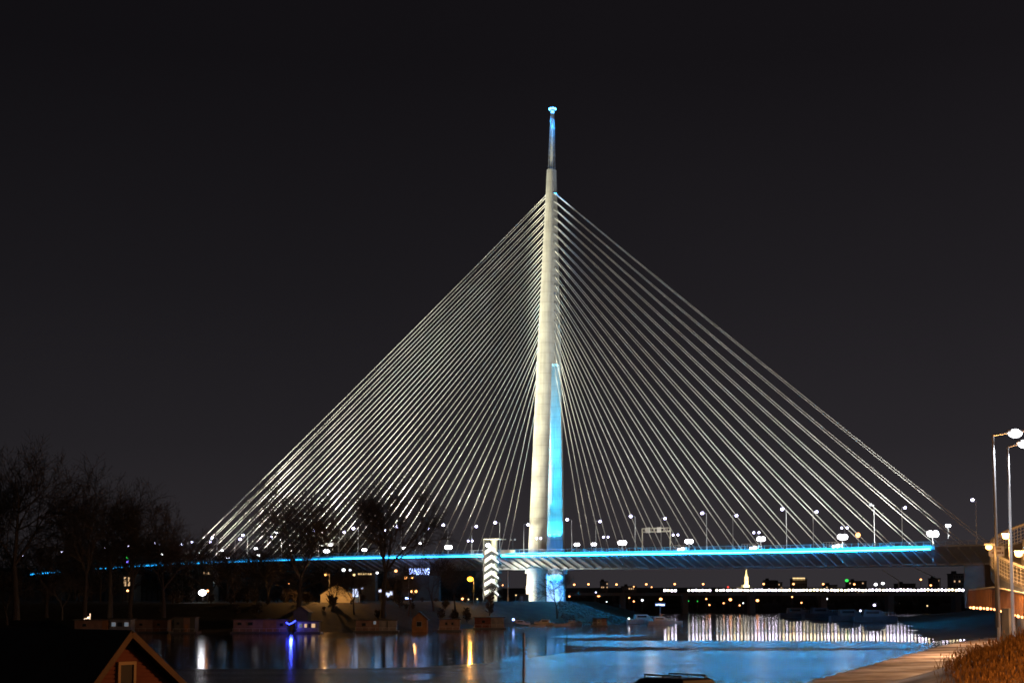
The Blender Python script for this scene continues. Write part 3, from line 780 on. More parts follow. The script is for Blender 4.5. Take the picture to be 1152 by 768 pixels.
PROT = {}
def tree(key, args, px, ybase, Y, Hpx, label, name='bare_tree', group=None, rz=0., zb=None, m='twig'):
    pt = at(px, ybase, Y)
    z = zb if zb is not None else pt.z
    Hm = Hpx * Y / F
    if key not in PROT:
        tr, br = grow(*args); PROT[key] = (tr, br, args[1])
        r = thing(name, (0, 0, 0), label, 'tree', group)
        t = tr.build('trunk', 'bark', r, smooth=True); c = br.build('crown', m, r)
        mz = max(v[2] for v in br.v)
        PROT[key] = (t.data, c.data, mz)
    else:
        r = thing(name, (0, 0, 0), label, 'tree', group)
        for nm, dt in (('trunk', PROT[key][0]), ('crown', PROT[key][1])):
            o = bpy.data.objects.new(nm, dt); COL.objects.link(o); o.parent = r
    s = Hm / PROT[key][2]
    r.location = (pt.x, Y, z); r.scale = (s, s, s); r.rotation_euler.z = rz
    return r
BA = (11, 30, 1.0, 4, .26, 0., .95); BB = (23, 30, .9, 4, .3, 0., .95); BC = (37, 30, 1.15, 4, .22); BD = (52, 30, 1.0, 4, .34); BE = (71, 26, 1.2, 4, .18)
G1 = 'tall bare trees on the left bank'
tree('a', BA, 18, 690, 395, 208, 'tallest bare tree at the left edge of the photo', group=G1)
tree('b', BB, -22, 690, 400, 188, 'bare tree cut by the left edge of the photo', group=G1, rz=1)
tree('c', BC, 52, 690, 430, 132, 'shorter bare tree between the two tallest on the left bank', group=G1, rz=2)
tree('b', BB, 95, 690, 398, 176, 'broad twin-crowned bare tree, second of the left bank group', group=G1, rz=2.4)
tree('d', BD, 124, 690, 412, 160, 'narrow bare tree right of the twin-crowned one', group=G1, rz=.7)
tree('a', BA, 146, 690, 425, 146, 'bare tree near the middle of the left bank group', group=G1, rz=3.3)
tree('c', BC, 184, 690, 405, 132, 'bare tree with a branch reaching right, last of the left bank group', group=G1, rz=5.2)
tree('e', BE, 70, 695, 408, 60, 'low bare bush on the bank under the tall left trees', group=G1, rz=.3)
tree('e', BE, 8, 700, 400, 66, 'low bare bush at the left edge by the water', group=G1, rz=1.9)
G2 = 'bare trees on the island bank'
tree('f', (95, 30, .95, 4, .24, 0., 1.6), 336, 688, 445, 166, 'bare tree crossing the light line below the left stay cables', group=G2, rz=1.2)
tree('g', (108, 30, .95, 4, .3, 0., 1.6), 431, 690, 450, 174, 'tall bare tree between the lit hall and the blue sign', group=G2, rz=.2)
tree('c', BC, 300, 688, 455, 88, 'smaller bare tree left of the one crossing the light line', group=G2, rz=2.9)
tree('d', BD, 262, 690, 450, 78, 'small bare tree behind the long houseboat', group=G2, rz=4.2)
tree('e', BE, 488, 688, 490, 74, 'spreading bare tree left of the amber street lamp', group=G2, rz=1.1)
tree('b', BB, 512, 686, 505, 66, 'small bare tree beside the amber street lamp', group=G2, rz=3.1)
tree('e', BE, 460, 690, 470, 62, 'low bare tree under the blue lettering sign', group=G2, rz=5)
tree('a', BA, 376, 690, 452, 58, 'thin bare tree in front of the lit hall', group=G2, rz=5)
tree('c', BC, 398, 690, 452, 66, 'bare tree at the right corner of the lit hall', group=G2, rz=.8)
tree('e', BE, 627, 693, 545, 58, 'dark bare tree in front of the blue pylon leg', group=G2, rz=.5)
tree('d', BD, 552, 682, 560, 32, 'small bare tree at the foot of the stair tower', group=G2, rz=.9)
# woodland behind the bridge on the left, and on the far bank: reads as one dark mass
def wood(name, spots, seed, m, label):
    rr = random.Random(seed); mb = MB()
    for (x, y, z, H) in spots:
        mb.tube((x, y, z - 1), (x, y, z + H * .5), .35, .2, 4)
        for _ in range(46):
            h = z + H * rr.uniform(.12, .8); a = rr.uniform(0, 6.283); L = H * rr.uniform(.16, .36); el = rr.uniform(.3, 1.2)
            d = Vector((math.cos(a) * math.cos(el), math.sin(a) * math.cos(el), math.sin(el)))
            p = Vector((x, y, h)) + Vector((math.cos(a), math.sin(a), 0)) * rr.uniform(0, H * .2); q = p + d * L
            if q.z > z + H: q.z = z + H
            mb.tube(p, q, .2, .07, 3)
            for _ in range(4):
                d2 = (d + Vector((rr.gauss(0, .5), rr.gauss(0, .5), rr.gauss(0, .5)))).normalized(); p2 = p.lerp(q, rr.uniform(.3, 1))
                mb.tube(p2, p2 + d2 * L * .5, .12, .05, 3)
    o = mb.build(name, m); tag(o, label, 'woodland', kind='stuff'); return o
sp_ = []
for i in range(150):
    px = rnd.uniform(-60, 545); Y = rnd.uniform(640, 860)
    top = 612 + 14 * math.sin(px * .03) * .6 + rnd.uniform(-8, 14) + (px > 400) * 24 
    z = 8.0; sp_.append((at(px, 640, Y).x, Y, z, at(px, top, Y).z - z))
wood('woodland', sp_, 5, 'wood_mass', 'dark bare woodland on the island behind the left part of the bridge')
sp_ = []
for i in range(15):
    px = rnd.uniform(20, 340) ; Y = rnd.uniform(475, 560); x = at(px, 640, Y).x; z = zisl(x, Y)
    sp_.append((x, Y, z, at(px, 606 + rnd.uniform(0, 26) + (6 if px > 230 else -4), Y).z - z))
wood('shore_thicket', sp_, 8, 'twig', 'thin bare thicket on the island bank in front of the left end of the bridge')
sp_ = []
for i in range(120):
    px = rnd.uniform(180, 715); Y = rnd.uniform(430, 560); x = at(px, 690, Y).x; z = zisl(x, Y)
    if z > .4 and not 560 < px < 640: sp_.append((x, Y, z, rnd.uniform(1.2, 4.2)))
wood('bank_scrub', sp_, 12, 'twig', 'low bare scrub scattered over the slope of the island bank')
sp_ = []
for i in range(260):
    px = rnd.uniform(630, 1170); Y = rnd.uniform(968, 1080)
    top = rnd.uniform(663, 675); x = at(px, 660, Y).x; z = zfar(x, Y)
    sp_.append((x, Y, z, max(3, at(px, top, Y).z - z)))
wood('far_woodland', sp_, 6, 'wood_mass', 'dark trees massed along the far river bank')

# ------------------------------------------------------------------ far bridge with its row of lamps
YB = 935
fb0, fb1 = at(640, 664, YB).x, at(1130, 664, YB).x; zfb = at(800, 666.2, YB).z
r = thing('distant_bridge', ((fb0 + fb1) / 2, YB, 0), 'low dark bridge far upstream carrying a dense row of white lamps', 'bridge')
mb = MB(); mb.box(((fb0 + fb1) / 2, YB, zfb - 1.0), (fb1 - fb0, 16, 1.8)); mb.build('deck', 'city_wall', r)
for px in (700, 770, 845, 925, 1000, 1075):
    mb = MB(); mb.box((at(px, 664, YB).x, YB, zfb - 9), (3.5, 10, 14.4)); mb.build('pier', 'city_wall', r)
lampm = None; i = 0
def far_lamp():
    mb = MB(); mb.tube((0, 0, -1.8), (0, 0, 0), .12, .1, 5); mb.mi = 1; mb.ball((0, 0, .3), .66, .42, .6, 8, 6)
    return mb
xs_ = [x for x in np.arange(748, 1086, 3.9) if not (762 < x < 772 or 802 < x < 806 or 879 < x < 882) or rnd.random() < .3]
for px in xs_:
    loc = at(px + rnd.uniform(-.3, .3), 664.2 - (px - 745) * .0015 + rnd.uniform(-.3, .3), YB - 6)
    kd = rnd.choice(('bridge_w', 'bridge_w', 'bridge_x', 'bridge_y'))
    if lampm is None: lampm = {}
    if kd not in lampm:
        o = far_lamp().build('row_lamp', ['dark_steel', kd], None, (0, 0, 0)); lampm[kd] = o
    else: o = lampm[kd].copy(); COL.objects.link(o)
    o.location = loc
    tag(o, 'small white lamp in the dense row along the distant bridge', 'street lamp', 'lamps in a row along the distant bridge')

# ------------------------------------------------------------------ scattered town lights
LM = {}
def town_lamp(px, py, Y, kind, size, label, group=None, gz=None, cat='street lamp'):
    p = at(px, py, Y); g = gz if gz is not None else min(p.z - 1, zfar(p.x, Y) if Y > 930 else zisl(p.x, Y))
    key = (kind,)
    hgt = max(2.0, p.z - g)
    mb = MB(); mb.tube((p.x, Y + .3, g - .5), (p.x, Y + .3, p.z), .12 + Y * .00008, .1 + Y * .00006, 6)
    mb.bar((p.x, Y + .3, p.z), (p.x, Y - .4, p.z), .2); mb.mi = 1
    mb.ball((p.x, Y - .5, p.z), size, size * .8, size * .8, 8, 6)
    o = mb.build('town_lamp', ['dark_steel', kind], None, (p.x, Y, g)); tag(o, label, cat, group); return o
fo = [(646, 657.2), (662, 656.8), (693.5, 657), (713, 659.5), (727, 656.8), (733, 660), (759, 656.6), (791, 656.6), (859, 656.5), (892.5, 656.5), (926, 656.6), (961, 656.8), (1035.8, 651.5), (1047, 658)]
for i, (x, y) in enumerate(fo, 1):
    town_lamp(x, y, 1450, 'city_o', .95 if i not in (4, 6) else .6, 'orange street lamp on the skyline behind the distant bridge, %s from the left' % ORD[i], 'orange skyline street lamps')
fo2 = [(640.5, 670.5), (673.5, 669.5), (707.8, 672), (713, 676), (743.3, 673.5), (769, 672.2), (794.5, 673.2), (798, 680), (814, 678), (821.5, 674), (832, 680.5), (852, 675), (891, 671), (901.5, 677.5), (1021.5, 691.3)]
for i, (x, y) in enumerate(fo2, 1):
    big = i in (2, 5, 10, 12)
    town_lamp(x, y, 962, 'city_o', .95 if big else .5, '%s orange lamp low among the far bank trees, %s from the left' % ('bright' if big else 'small', ORD[i]), 'orange lamps on the far bank', gz=2)
for (x, y, k, s, lb) in ((670.3, 666, 'lamp_w', .42, 'cool white lamp touching the brightest orange lamp on the far bank'), (722.5, 674.7, 'city_w', .7, 'white lamp between two orange lamps on the far bank left of the distant bridge'),
                         (682.5, 676.5, 'city_w', .35, 'tiny white lamp low on the far bank near the stony point'), (774, 675.6, 'green', .55, 'green signal lamp on the far bank, left of two'), (784.5, 675.7, 'green', .35, 'dim green signal lamp on the far bank, right of two'),
                         (836, 678, 'city_w', .4, 'tiny bluish white lamp on the far bank under the church'), (929.8, 673.2, 'city_w', .7, 'white lamp on the far bank between church and quay'), (983.5, 680.2, 'lamp_w', .8, 'bright cool white lamp above the right quay'),
                         (983, 690, 'city_w', .5, 'tiny pale lamp just below the bright lamp on the right quay'), (1046.8, 690.6, 'city_w', .75, 'cool white lamp at the right end of the quay'), (1043, 681, 'city_y', .5, 'warm lamp above the right end of the quay'),
                         (819, 660, 'red', .9, 'red lamp left of the floodlit church tower')):
    town_lamp(x, y, 962 if y > 662 else 1440, k, s, lb, gz=2)
for (x, y, k, s, lb) in ((985, 657, 'flood_w', 1.4, 'large white floodlight above the distant bridge, left of a pair'), (993, 655.8, 'flood_w', 1.3, 'large white floodlight above the distant bridge, right of a pair'),
                         (952.5, 652.6, 'green', 1.7, 'green glowing sign lamp above the distant bridge')):
    town_lamp(x, y, 1420, k, s, lb, gz=4)
# left background lamps
for (x, y, Y, k, s, lb) in ((228, 666.3, 470, 'flood_w', 1.15, 'dazzling white floodlight among dark trees left of the houseboats'), (233.8, 664.2, 474, 'city_o', .42, 'small orange lamp touching the dazzling white floodlight'),
                            (144, 664, 500, 'city_o', .38, 'small orange lamp right of the tall left trees'), (136, 664, 630, 'city_y', .2, 'faint warm lamp under the left end of the bridge'), (77, 653.8, 640, 'city_o', .22, 'faint orange lamp among the tall left trees'),
                            (266, 658.5, 640, 'city_o', .28, 'faint orange lamp above the long houseboat'), (325, 656.5, 600, 'city_o', .3, 'faint orange lamp left of the lit hall'),
                            (143.8, 626.8, 560, 'green', .6, 'green lamp seen through branches at the far left of the bridge'), (143.9, 631.6, 560, 'violet', .6, 'violet lamp seen through branches at the far left of the bridge'),
                            (386.7, 640.8, 622, 'city_w', .7, 'white lamp under the bridge deck left of the blue sign'), (394, 640.9, 622, 'city_w', .45, 'dim white lamp beside a brighter one under the bridge deck'),
                            (398.5, 646.4, 622, 'city_y', .6, 'warm yellow lamp under the bridge deck above the lit hall'), (445.5, 641.8, 622, 'city_o', .6, 'orange lamp under the bridge deck just left of the blue sign'),
                            (424.5, 644, 622, 'city_w', .5, 'tiny white lamp right of the lit strip under the deck'),
                            (483, 653.3, 700, 'city_y', .3, 'faint pale lamp below the right end of the blue sign'), (520.5, 673.2, 545, 'city_o', .45, 'low orange lamp right under the amber street lamp'),
                            (527, 673.8, 550, 'city_y', .3, 'low warm lamp right of the one under the amber street lamp'), (537, 673.4, 560, 'city_y', .28, 'low warm lamp left of the stair tower base'),
                            (565.5, 657.8, 700, 'city_o', .3, 'faint orange lamp right of the stair tower'), (580.5, 669, 640, 'city_y', .3, 'faint warm lamp between stair tower and pier'), (640, 677.5, 760, 'city_o', .3, 'faint orange lamp right of the blue pylon leg')):
    town_lamp(x, y, Y, k, s, lb, gz=None if Y < 930 else 2)
def post_lamp(px, py, Y, ybase, k, s, label, arm=1.2, energy=0, col=(1, .45, .12), name='street_lamp', head=-1):
    p = at(px, py, Y); b = at(px - head * arm * F / Y, ybase, Y)
    r = thing(name, (b.x, Y, b.z), label, 'street lamp')
    mb = MB(); mb.tube((b.x, Y, b.z - 1), (b.x, Y, p.z + .1), .13, .08, 8); mb.tube((b.x, Y, p.z + .1), (p.x, Y, p.z + .25), .07, .05, 6); mb.build('pole', 'dark_steel', r)
    mb = MB(); mb.box((p.x, Y, p.z + .2), (.8, .35, .14)); h = mb.build('lamp_head', 'steel', r)
    mb = MB(); mb.ball((p.x, Y, p.z), s, s * .8, s * .75); mb.build('lamp_glass', k, h, smooth=True)
    if energy: lampdata('POINT', (p.x, Y - .9, p.z - s - .25), energy, col, soft=.3)
    return r
post_lamp(366, 646.3, 466, 677, 'lamp_o', .42, 'orange street lamp in front of the lit pale hall', energy=9000)
post_lamp(529, 651, 520, 677, 'lamp_y', 1.0, 'dazzling amber street lamp left of the stair tower', energy=3500, col=(1, .5, .08))
for (xa, ya), (xb, yb_), Y, lb in (((456.3, 649.7), (463.4, 649.3), 560, 'upper twin orange street lamp right below the blue sign'), ((463.3, 664.6), (468, 664.8), 600, 'lower twin orange street lamp below the blue sign')):
    p, q = at(xa, ya, Y), at(xb, yb_, Y); mx = (p.x + q.x) / 2; g = zisl(mx, Y)
    r = thing('twin_street_lamp', (mx, Y, g), lb, 'street lamp')
    mb = MB(); mb.tube((mx, Y, g - 1), (mx, Y, p.z), .14, .1, 6); mb.bar((p.x, Y, p.z), (q.x, Y, q.z), .14); mb.build('pole', 'steel', r)
    for k in (p, q):
        mb = MB(); mb.ball((k.x, Y, k.z), .5); mb.build('lamp_globe', 'lamp_o', r, smooth=True)
lampdata('POINT', at(466, 663, 596), 1200, (1, .45, .12), soft=.4)

# ------------------------------------------------------------------ buildings on the island and beyond
def gable_house(name, label, px0, px1, yb, ye, yr, Y, depth, wm, rm, ov=.4, wins=(), front=True, cat='house'):
    a, b = at(px0, yb, Y), at(px1, yb, Y); ze = at(px0, ye, Y).z; zr = at(px0, yr, Y).z; cx = (a.x + b.x) / 2
    r = thing(name, (cx, Y + depth / 2, a.z), label, cat)
    mb = MB(); mb.prism([(a.x, Y, a.z - 1.5), (b.x, Y, a.z - 1.5), (b.x, Y, ze), (cx, Y, zr), (a.x, Y, ze)], (0, depth, 0)); mb.build('wall', wm, r)
    mb = MB(); t = .22; sl = (zr - ze) / (b.x - cx)
    for sg, ex in ((-1, a.x), (1, b.x)):
        mb.prism([(cx, Y - ov, zr + .02), (ex + sg * ov, Y - ov, ze - ov * sl + .02), (ex + sg * ov, Y - ov, ze - ov * sl + t), (cx, Y - ov, zr + t)], (0, depth + 2 * ov, 0))
    mb.build('roof', rm, r)
    for x0, x1, y0, y1, k in wins:
        p, q = at(x0, y1, Y), at(x1, y0, Y)
        mb = MB(); mb.box(((p.x + q.x) / 2, Y - .04, (p.z + q.z) / 2), (q.x - p.x + .3, .12, q.z - p.z + .3)); f = mb.build('window', 'white_paint' if k != 'glass' else 'grey_wall', r)
        mb = MB(); mb.box(((p.x + q.x) / 2, Y - .11, (p.z + q.z) / 2), (q.x - p.x, .06, q.z - p.z)); mb.build('pane', k, f)
    return r
gable_house('lit_hall', 'pale gabled hall lit orange by a street lamp', 360.5, 397, 676, 668.5, 656.5, 482, 22, 'cream_wall', 'roof', cat='hall')
r = thing('lit_billboard', at(399.8, 676, 480), 'bright bluish white lit panel at the right corner of the hall', 'sign')
p = at(396.8, 671, 480); q = at(403, 662, 480)
mb = MB(); mb.box(((p.x + q.x) / 2, 480.3, (p.z + q.z) / 2), (q.x - p.x + .3, .3, q.z - p.z + .3)); mb.bar((p.x, 480.3, p.z), (p.x, 480.3, p.z - 2.2), .15); mb.bar((q.x, 480.3, p.z), (q.x, 480.3, p.z - 2.2), .15); mb.build('frame', 'dark_steel', r)
mb = MB(); mb.box(((p.x + q.x) / 2, 480.08, (p.z + q.z) / 2), (q.x - p.x, .1, q.z - p.z)); mb.build('screen', 'sign_w', r)
# cluster of illuminated shop signs, unreadable
def neon(px0, px1, py0, py1, Y, n, k, label, seed):
    rr = random.Random(seed); p = at(px0, py1, Y); q = at(px1, py0, Y)
    r = thing('lit_sign', (p.x, Y, p.z), label, 'sign')
    mb = MB(); mb.box(((p.x + q.x) / 2, Y + .3, (p.z + q.z) / 2), (q.x - p.x + .6, .25, q.z - p.z + .5)); mb.bar(((p.x + q.x) / 2, Y + .3, p.z), ((p.x + q.x) / 2, Y + .3, zisl(p.x, Y) - .5), .2); mb.build('sign_board', 'dark_steel', r)
    mb = MB()
    for i in range(n):
        x = p.x + (q.x - p.x) * (i + .5) / n; z = p.z + (q.z - p.z) * rr.uniform(.35, .65); mb.box((x, Y + .1, z), ((q.x - p.x) / n * 1.0, .12, (q.z - p.z) * rr.uniform(.35, .7)))
    mb.bar((p.x, Y + .14, (p.z + q.z) / 2), (q.x, Y + .14, (p.z + q.z) / 2), .06)
    mb.build('lit_tubes', k, r); return r
neon(431.5, 441.5, 664, 671.5, 520, 7, 'sign_w', 'cluster of bluish white neon marks right of the lit hall', 3)
neon(405.8, 408.6, 659.3, 663, 520, 2, 'sign_w', 'small white lit mark just right of the bright panel', 4)
neon(426, 429, 662.5, 666.5, 520, 2, 'sign_w', 'slanting white neon mark left of the neon cluster', 5)
neon(456, 462, 671.3, 674, 540, 3, 'sign_b', 'low blue lit mark under the twin street lamps', 6)
neon(737.8, 747.6, 678.3, 681, 800, 5, 'sign_b', 'dim blue signboard on posts behind the moored boats', 7).children[1].data.materials[0] = glow('dim_blue', (.16, .28, .55), .28)
# office building carrying big letters
YS = 626; p = at(452, 676, YS); q = at(494, 647, YS)
r = thing('office_building', ((p.x + q.x) / 2, YS + 8, p.z), 'dark office block carrying big blue-white letters on its roof', 'building')
mb = MB(); mb.box(((p.x + q.x) / 2, YS + 8, (p.z - 4 + q.z) / 2), (q.x - p.x, 14, q.z - p.z + 4)); mb.build('wall', 'dark_wall', r)
tx = bpy.data.curves.new('roof_letters', 'FONT'); tx.body = 'SAMSUNG'; tx.size = 5.0; tx.extrude = .25; tx.align_x = 'CENTER'; tx.space_character = 1.05; tx.offset = .03
to = bpy.data.objects.new('tmp', tx); COL.objects.link(to)
me = bpy.data.meshes.new_from_object(to.evaluated_get(bpy.context.evaluated_depsgraph_get())); bpy.data.objects.remove(to)
pa = at(460.3, 646.2, YS); pb = at(483, 639, YS)
xs = [v.co.x for v in me.vertices]; ys = [v.co.y for v in me.vertices]
fx = (pb.x - pa.x) / (max(xs) - min(xs)); fy = (pb.z - pa.z) / (max(ys) - min(ys))
lo = thing('roof_sign', ((pa.x + pb.x) / 2, YS, q.z), 'glowing blue-white capital letters standing on a dark roof under the bridge', 'sign')
for v in me.vertices: v.co = ((v.co.x - (max(xs) + min(xs)) / 2) * fx, -v.co.z, (v.co.y - min(ys)) * fy + pa.z - q.z)
me.materials.clear(); me.materials.append(M['sign_b'])
t = bpy.data.objects.new('letters', me); COL.objects.link(t); t.parent = lo; ORG[t.name] = Vector(lo.location)
mb = MB()
for x in np.linspace(pa.x, pb.x, 6): mb.bar((x, YS + .5, q.z), (x, YS + .5, pb.z), .2)
mb.bar((pa.x, YS + .5, pa.z + .5), (pb.x, YS + .5, pa.z + .5), .2); mb.build('letter_frame', 'dark_steel', lo)
# lit strip building
p = at(402, 676, 622); q = at(418, 642, 622)
r = thing('factory', ((p.x + q.x) / 2, 629, p.z), 'dark low building with a row of pale lit roof windows under the bridge', 'building')
mb = MB(); mb.box(((p.x + q.x) / 2, 629, (p.z + q.z) / 2 - 2), (q.x - p.x + 3, 12, q.z - p.z + 3)); mb.build('wall', 'dark_wall', r)
for i in range(6):
    x = p.x + (q.x - p.x) * (i + .5) / 6; mb = MB(); mb.box((x, 622.9, q.z - 1.2), ((q.x - p.x) / 8, .12, .6)); mb.build('lit_window', 'city_y', r)
# left distant apartment windows
for (x0, x1, y0, y1, Y, cols, rows, lb) in ((138.5, 147, 648.5, 659, 628, 2, 4, 'dark tower block with warm lit windows behind the left trees'), (227, 236, 641, 648, 628, 5, 1, 'dark block with one row of pale windows left of the dazzling floodlight')):
    p = at(x0 - 4, 676, Y); q = at(x1 + 4, y0 - 3, Y); r = thing('apartment_block', ((p.x + q.x) / 2, Y + 6, p.z), lb, 'building')
    mb = MB(); mb.box(((p.x + q.x) / 2, Y + 6, (p.z + q.z) / 2 - 2), (q.x - p.x, 12, q.z - p.z + 4)); mb.build('wall', 'dark_wall', r)
    for i in range(cols):
        for j in range(rows):
            if rnd.random() < .25: continue
            a = at(x0 + (x1 - x0) * (i + .5) / cols, y0 + (y1 - y0) * (j + .5) / rows, Y); mb = MB(); mb.box((a.x, Y - .06, a.z), (.9, .12, .8)); mb.build('lit_window', 'win_lit', r)
# low hut near the pier
p = at(584, 676, 588); q = at(595, 668.5, 588)
r = thing('site_hut', ((p.x + q.x) / 2, 590, p.z), 'small dark hut standing against the cream bridge pier', 'hut')
mb = MB(); mb.box(((p.x + q.x) / 2, 590, (p.z + q.z) / 2 - .5), (q.x - p.x, 4, q.z - p.z + 1)); mb.build('wall', 'dark_wall', r)
mb = MB(); mb.box(((p.x + q.x) / 2, 590, q.z + .1), (q.x - p.x + .6, 4.6, .2)); mb.build('roof', 'roof', r)
mb = MB(); mb.box(((p.x + q.x) / 2 - .8, 587.97, p.z + 1.0), (.9, .08, 2.0)); mb.build('door', 'grey_wall', r)
p = at(571.5, 655, 560)
r = thing('thin_mast', (p.x, 560, zisl(p.x, 560)), 'thin grey mast standing right of the stair tower', 'mast')
mb = MB(); mb.tube((p.x, 560, zisl(p.x, 560) - 1), (p.x, 560, at(571, 640, 560).z), .14, .08, 6); mb.build('pole', 'steel', r)
mb = MB(); mb.box((p.x, 559.8, zisl(p.x, 560) + .9), (.6, .4, 1.3)); mb.build('control_box', 'steel', r)
# orange-lit church far left of the pier
YC = 1150; p = at(592, 662, YC); q = at(608, 658.5, YC); gz = zfar(p.x, YC)
r = thing('far_church', ((p.x + q.x) / 2, YC, gz), 'distant orange lit church with thin steeple seen between stair tower and pier', 'church')
mb = MB(); mb.prism([(p.x, YC, gz - 1), (q.x, YC, gz - 1), (q.x, YC, q.z), ((p.x + q.x) / 2, YC, q.z + 2), (p.x, YC, q.z)], (0, 8, 0)); mb.build('nave', 'cream_wall', r)
t = at(600.3, 651.5, YC); mb = MB(); mb.tube((t.x, YC - 1, gz), (t.x, YC - 1, q.z + 1), 1.2, 1.0, 8); mb.tube((t.x, YC - 1, q.z + 1), (t.x, YC - 1, t.z), 1.0, .1, 8); mb.build('steeple', 'cream_wall', r)
lampdata('SPOT', ((p.x + q.x) / 2, YC - 16, gz + 1), 60000, (1, .4, .12), size=90, blend=.6, aim=((p.x + q.x) / 2, YC, q.z), name='church_flood')
for i, x in enumerate((604.5, 609), 1): town_lamp(x, 657.5, 1160, 'city_o', .7, '%s orange lamp right of the distant orange church' % ('nearer' if i == 1 else 'outer'))
# cathedral tower on the skyline
YC = 1900; s_ = YC / F; c0 = at(839.8, 662, YC); gz = zfar(c0.x, YC)
def zy(y): return at(839.8, y, YC).z
r = thing('cathedral', (c0.x, YC, gz), 'floodlit pale cathedral tower with pointed spire on the skyline', 'church')
mb = MB(); wdt = 3.7 * s_
mb.box((c0.x, YC, (gz + zy(649)) / 2), (wdt, wdt, zy(649) - gz)); mb.build('tower', 'cream_wall', r)
mb = MB(); mb.box((c0.x, YC, zy(648.6)), (wdt * 1.12, wdt * 1.12, .5 * s_)); mb.box((c0.x, YC, zy(653.5)), (wdt * 1.08, wdt * 1.08, .4 * s_)); mb.build('cornice', 'bracket', r)
mb = MB(); mb.tube((c0.x, YC, zy(648.4)), (c0.x, YC, zy(645.6)), 1.6 * s_, 1.3 * s_, 10); mb.tube((c0.x, YC, zy(645.6)), (c0.x, YC, zy(638.5)), .95 * s_, .08, 10); mb.build('spire', 'cream_wall', r)
mb = MB(); mb.box((c0.x - .1, YC - wdt / 2 - .02, zy(652)), (.9 * s_, .1, 1.8 * s_)); mb.build('belfry_window', 'dark_wall', r)
mb = MB(); x0 = at(836, 660, YC).x; mb.prism([(x0, YC - 6, gz), (c0.x + 2.6 * s_, YC - 6, gz), (c0.x + 2.6 * s_, YC - 6, zy(658)), (c0.x, YC - 6, zy(656.5)), (x0, YC - 6, zy(657.5))], (0, 20, 0)); mb.build('nave', 'cream_wall', r)
lampdata('SPOT', (c0.x - 14, YC - 34, zy(660)), 3.4e5, (1, .78, .4), size=70, blend=.6, aim=(c0.x, YC, zy(652)), name='church_flood')
# skyline blocks
def block(x0, x1, y0, Y, lb, cols, rows, p_lit=.25, k='win_lit', wm='city_wall'):
    p = at(x0, 668, Y); q = at(x1, y0, Y); g = min(zfar(p.x, Y), zfar(q.x, Y)) - 2
    r = thing('apartment_block', ((p.x + q.x) / 2, Y + 8, g), lb, 'building')
    mb = MB(); mb.box(((p.x + q.x) / 2, Y + 8, (g + q.z) / 2), (q.x - p.x, 16, q.z - g)); mb.build('wall', wm, r)
    mb = MB(); mb.box(((p.x + q.x) / 2, Y + 8, q.z + .3), (q.x - p.x + .8, 16.8, .6)); mb.box((p.x + (q.x - p.x) * .3, Y + 8, q.z + 1.5), (3, 4, 2)); mb.build('roof', 'roof', r)
    for i in range(cols):
        for j in range(rows):
            x = p.x + (q.x - p.x) * (i + .5) / cols; z = q.z - 2 - 3.4 * j
            lit = rnd.random() < p_lit
            mb = MB(); mb.box((x, Y - .06, z), ((q.x - p.x) / cols * .5, .12, 1.3)); mb.build('window', k if lit else 'glass', r)
block(861.5, 872, 652.8, 1550, 'dim apartment block on the skyline right of the cathedral tower', 5, 4, .12)
block(873, 880, 655, 1600, 'low dim block next to the skyline block right of the cathedral', 3, 2, .2)
block(892, 908, 651.2, 1650, 'skyline block with a bright roof line between cathedral and quay', 6, 3, .1)
block(929, 942, 658, 1500, 'low skyline block left of the green lamp', 5, 2, .2)
block(955, 975, 653.5, 1600, 'dim wide skyline block under the green lamp', 7, 4, .14)
block(1010, 1030, 656.5, 1600, 'low wide skyline block right of the two large floodlights', 7, 2, .2)
block(1049.5, 1058, 650.5, 1500, 'narrow skyline block right of the far lamps', 3, 4, .1)
block(1073, 1086, 645.5, 1150, 'tall pale tower block just left of the right bridge pier', 5, 9, .06, 'win_lit', 'grey_wall')
block(676, 684, 654, 1500, 'small skyline block with warm windows right of the pylon', 4, 2, .6)
block(700, 716, 659.5, 1500, 'low skyline block left of the distant bridge', 7, 1, .4)
p = at(894, 651.5, 1640); q = at(906.5, 651.8, 1640)
r = thing('roof_light_bar', (p.x, 1648, p.z), 'warm row of roof lights on a skyline block between cathedral and quay', 'lights')
mb = MB()
for x in np.linspace(p.x, q.x, 9): mb.ball((x, 1648, p.z + 1.6), .6); mb.tube((x, 1648, p.z - .5), (x, 1648, p.z + 1.4), .1, .1, 4)
mb.build('bulbs', 'city_y', r)

# ------------------------------------------------------------------ stay cables of the other side bank (thin guy lines under the deck on the right)
for i, (xa, ya, xb, yb_, lb) in enumerate(((993, 641, 1011, 652.5, 'thin pale guy cable slanting down under the deck, left of two'), (1025, 636.5, 1057, 651.5, 'thin pale guy cable slanting down under the deck, right of two'))):
    p, q = at(xa, ya, 1050), at(xb, yb_, 1050); mb = MB()
    mb.tube(p, q, .28, .28, 6); mb.tube((q.x, 1050, q.z + .3), (q.x, 1050, 0), .4, .5, 6)
    o = mb.build('guy_cable', 'bracket', None, (q.x, 1050, 0)); tag(o, lb, 'cable')

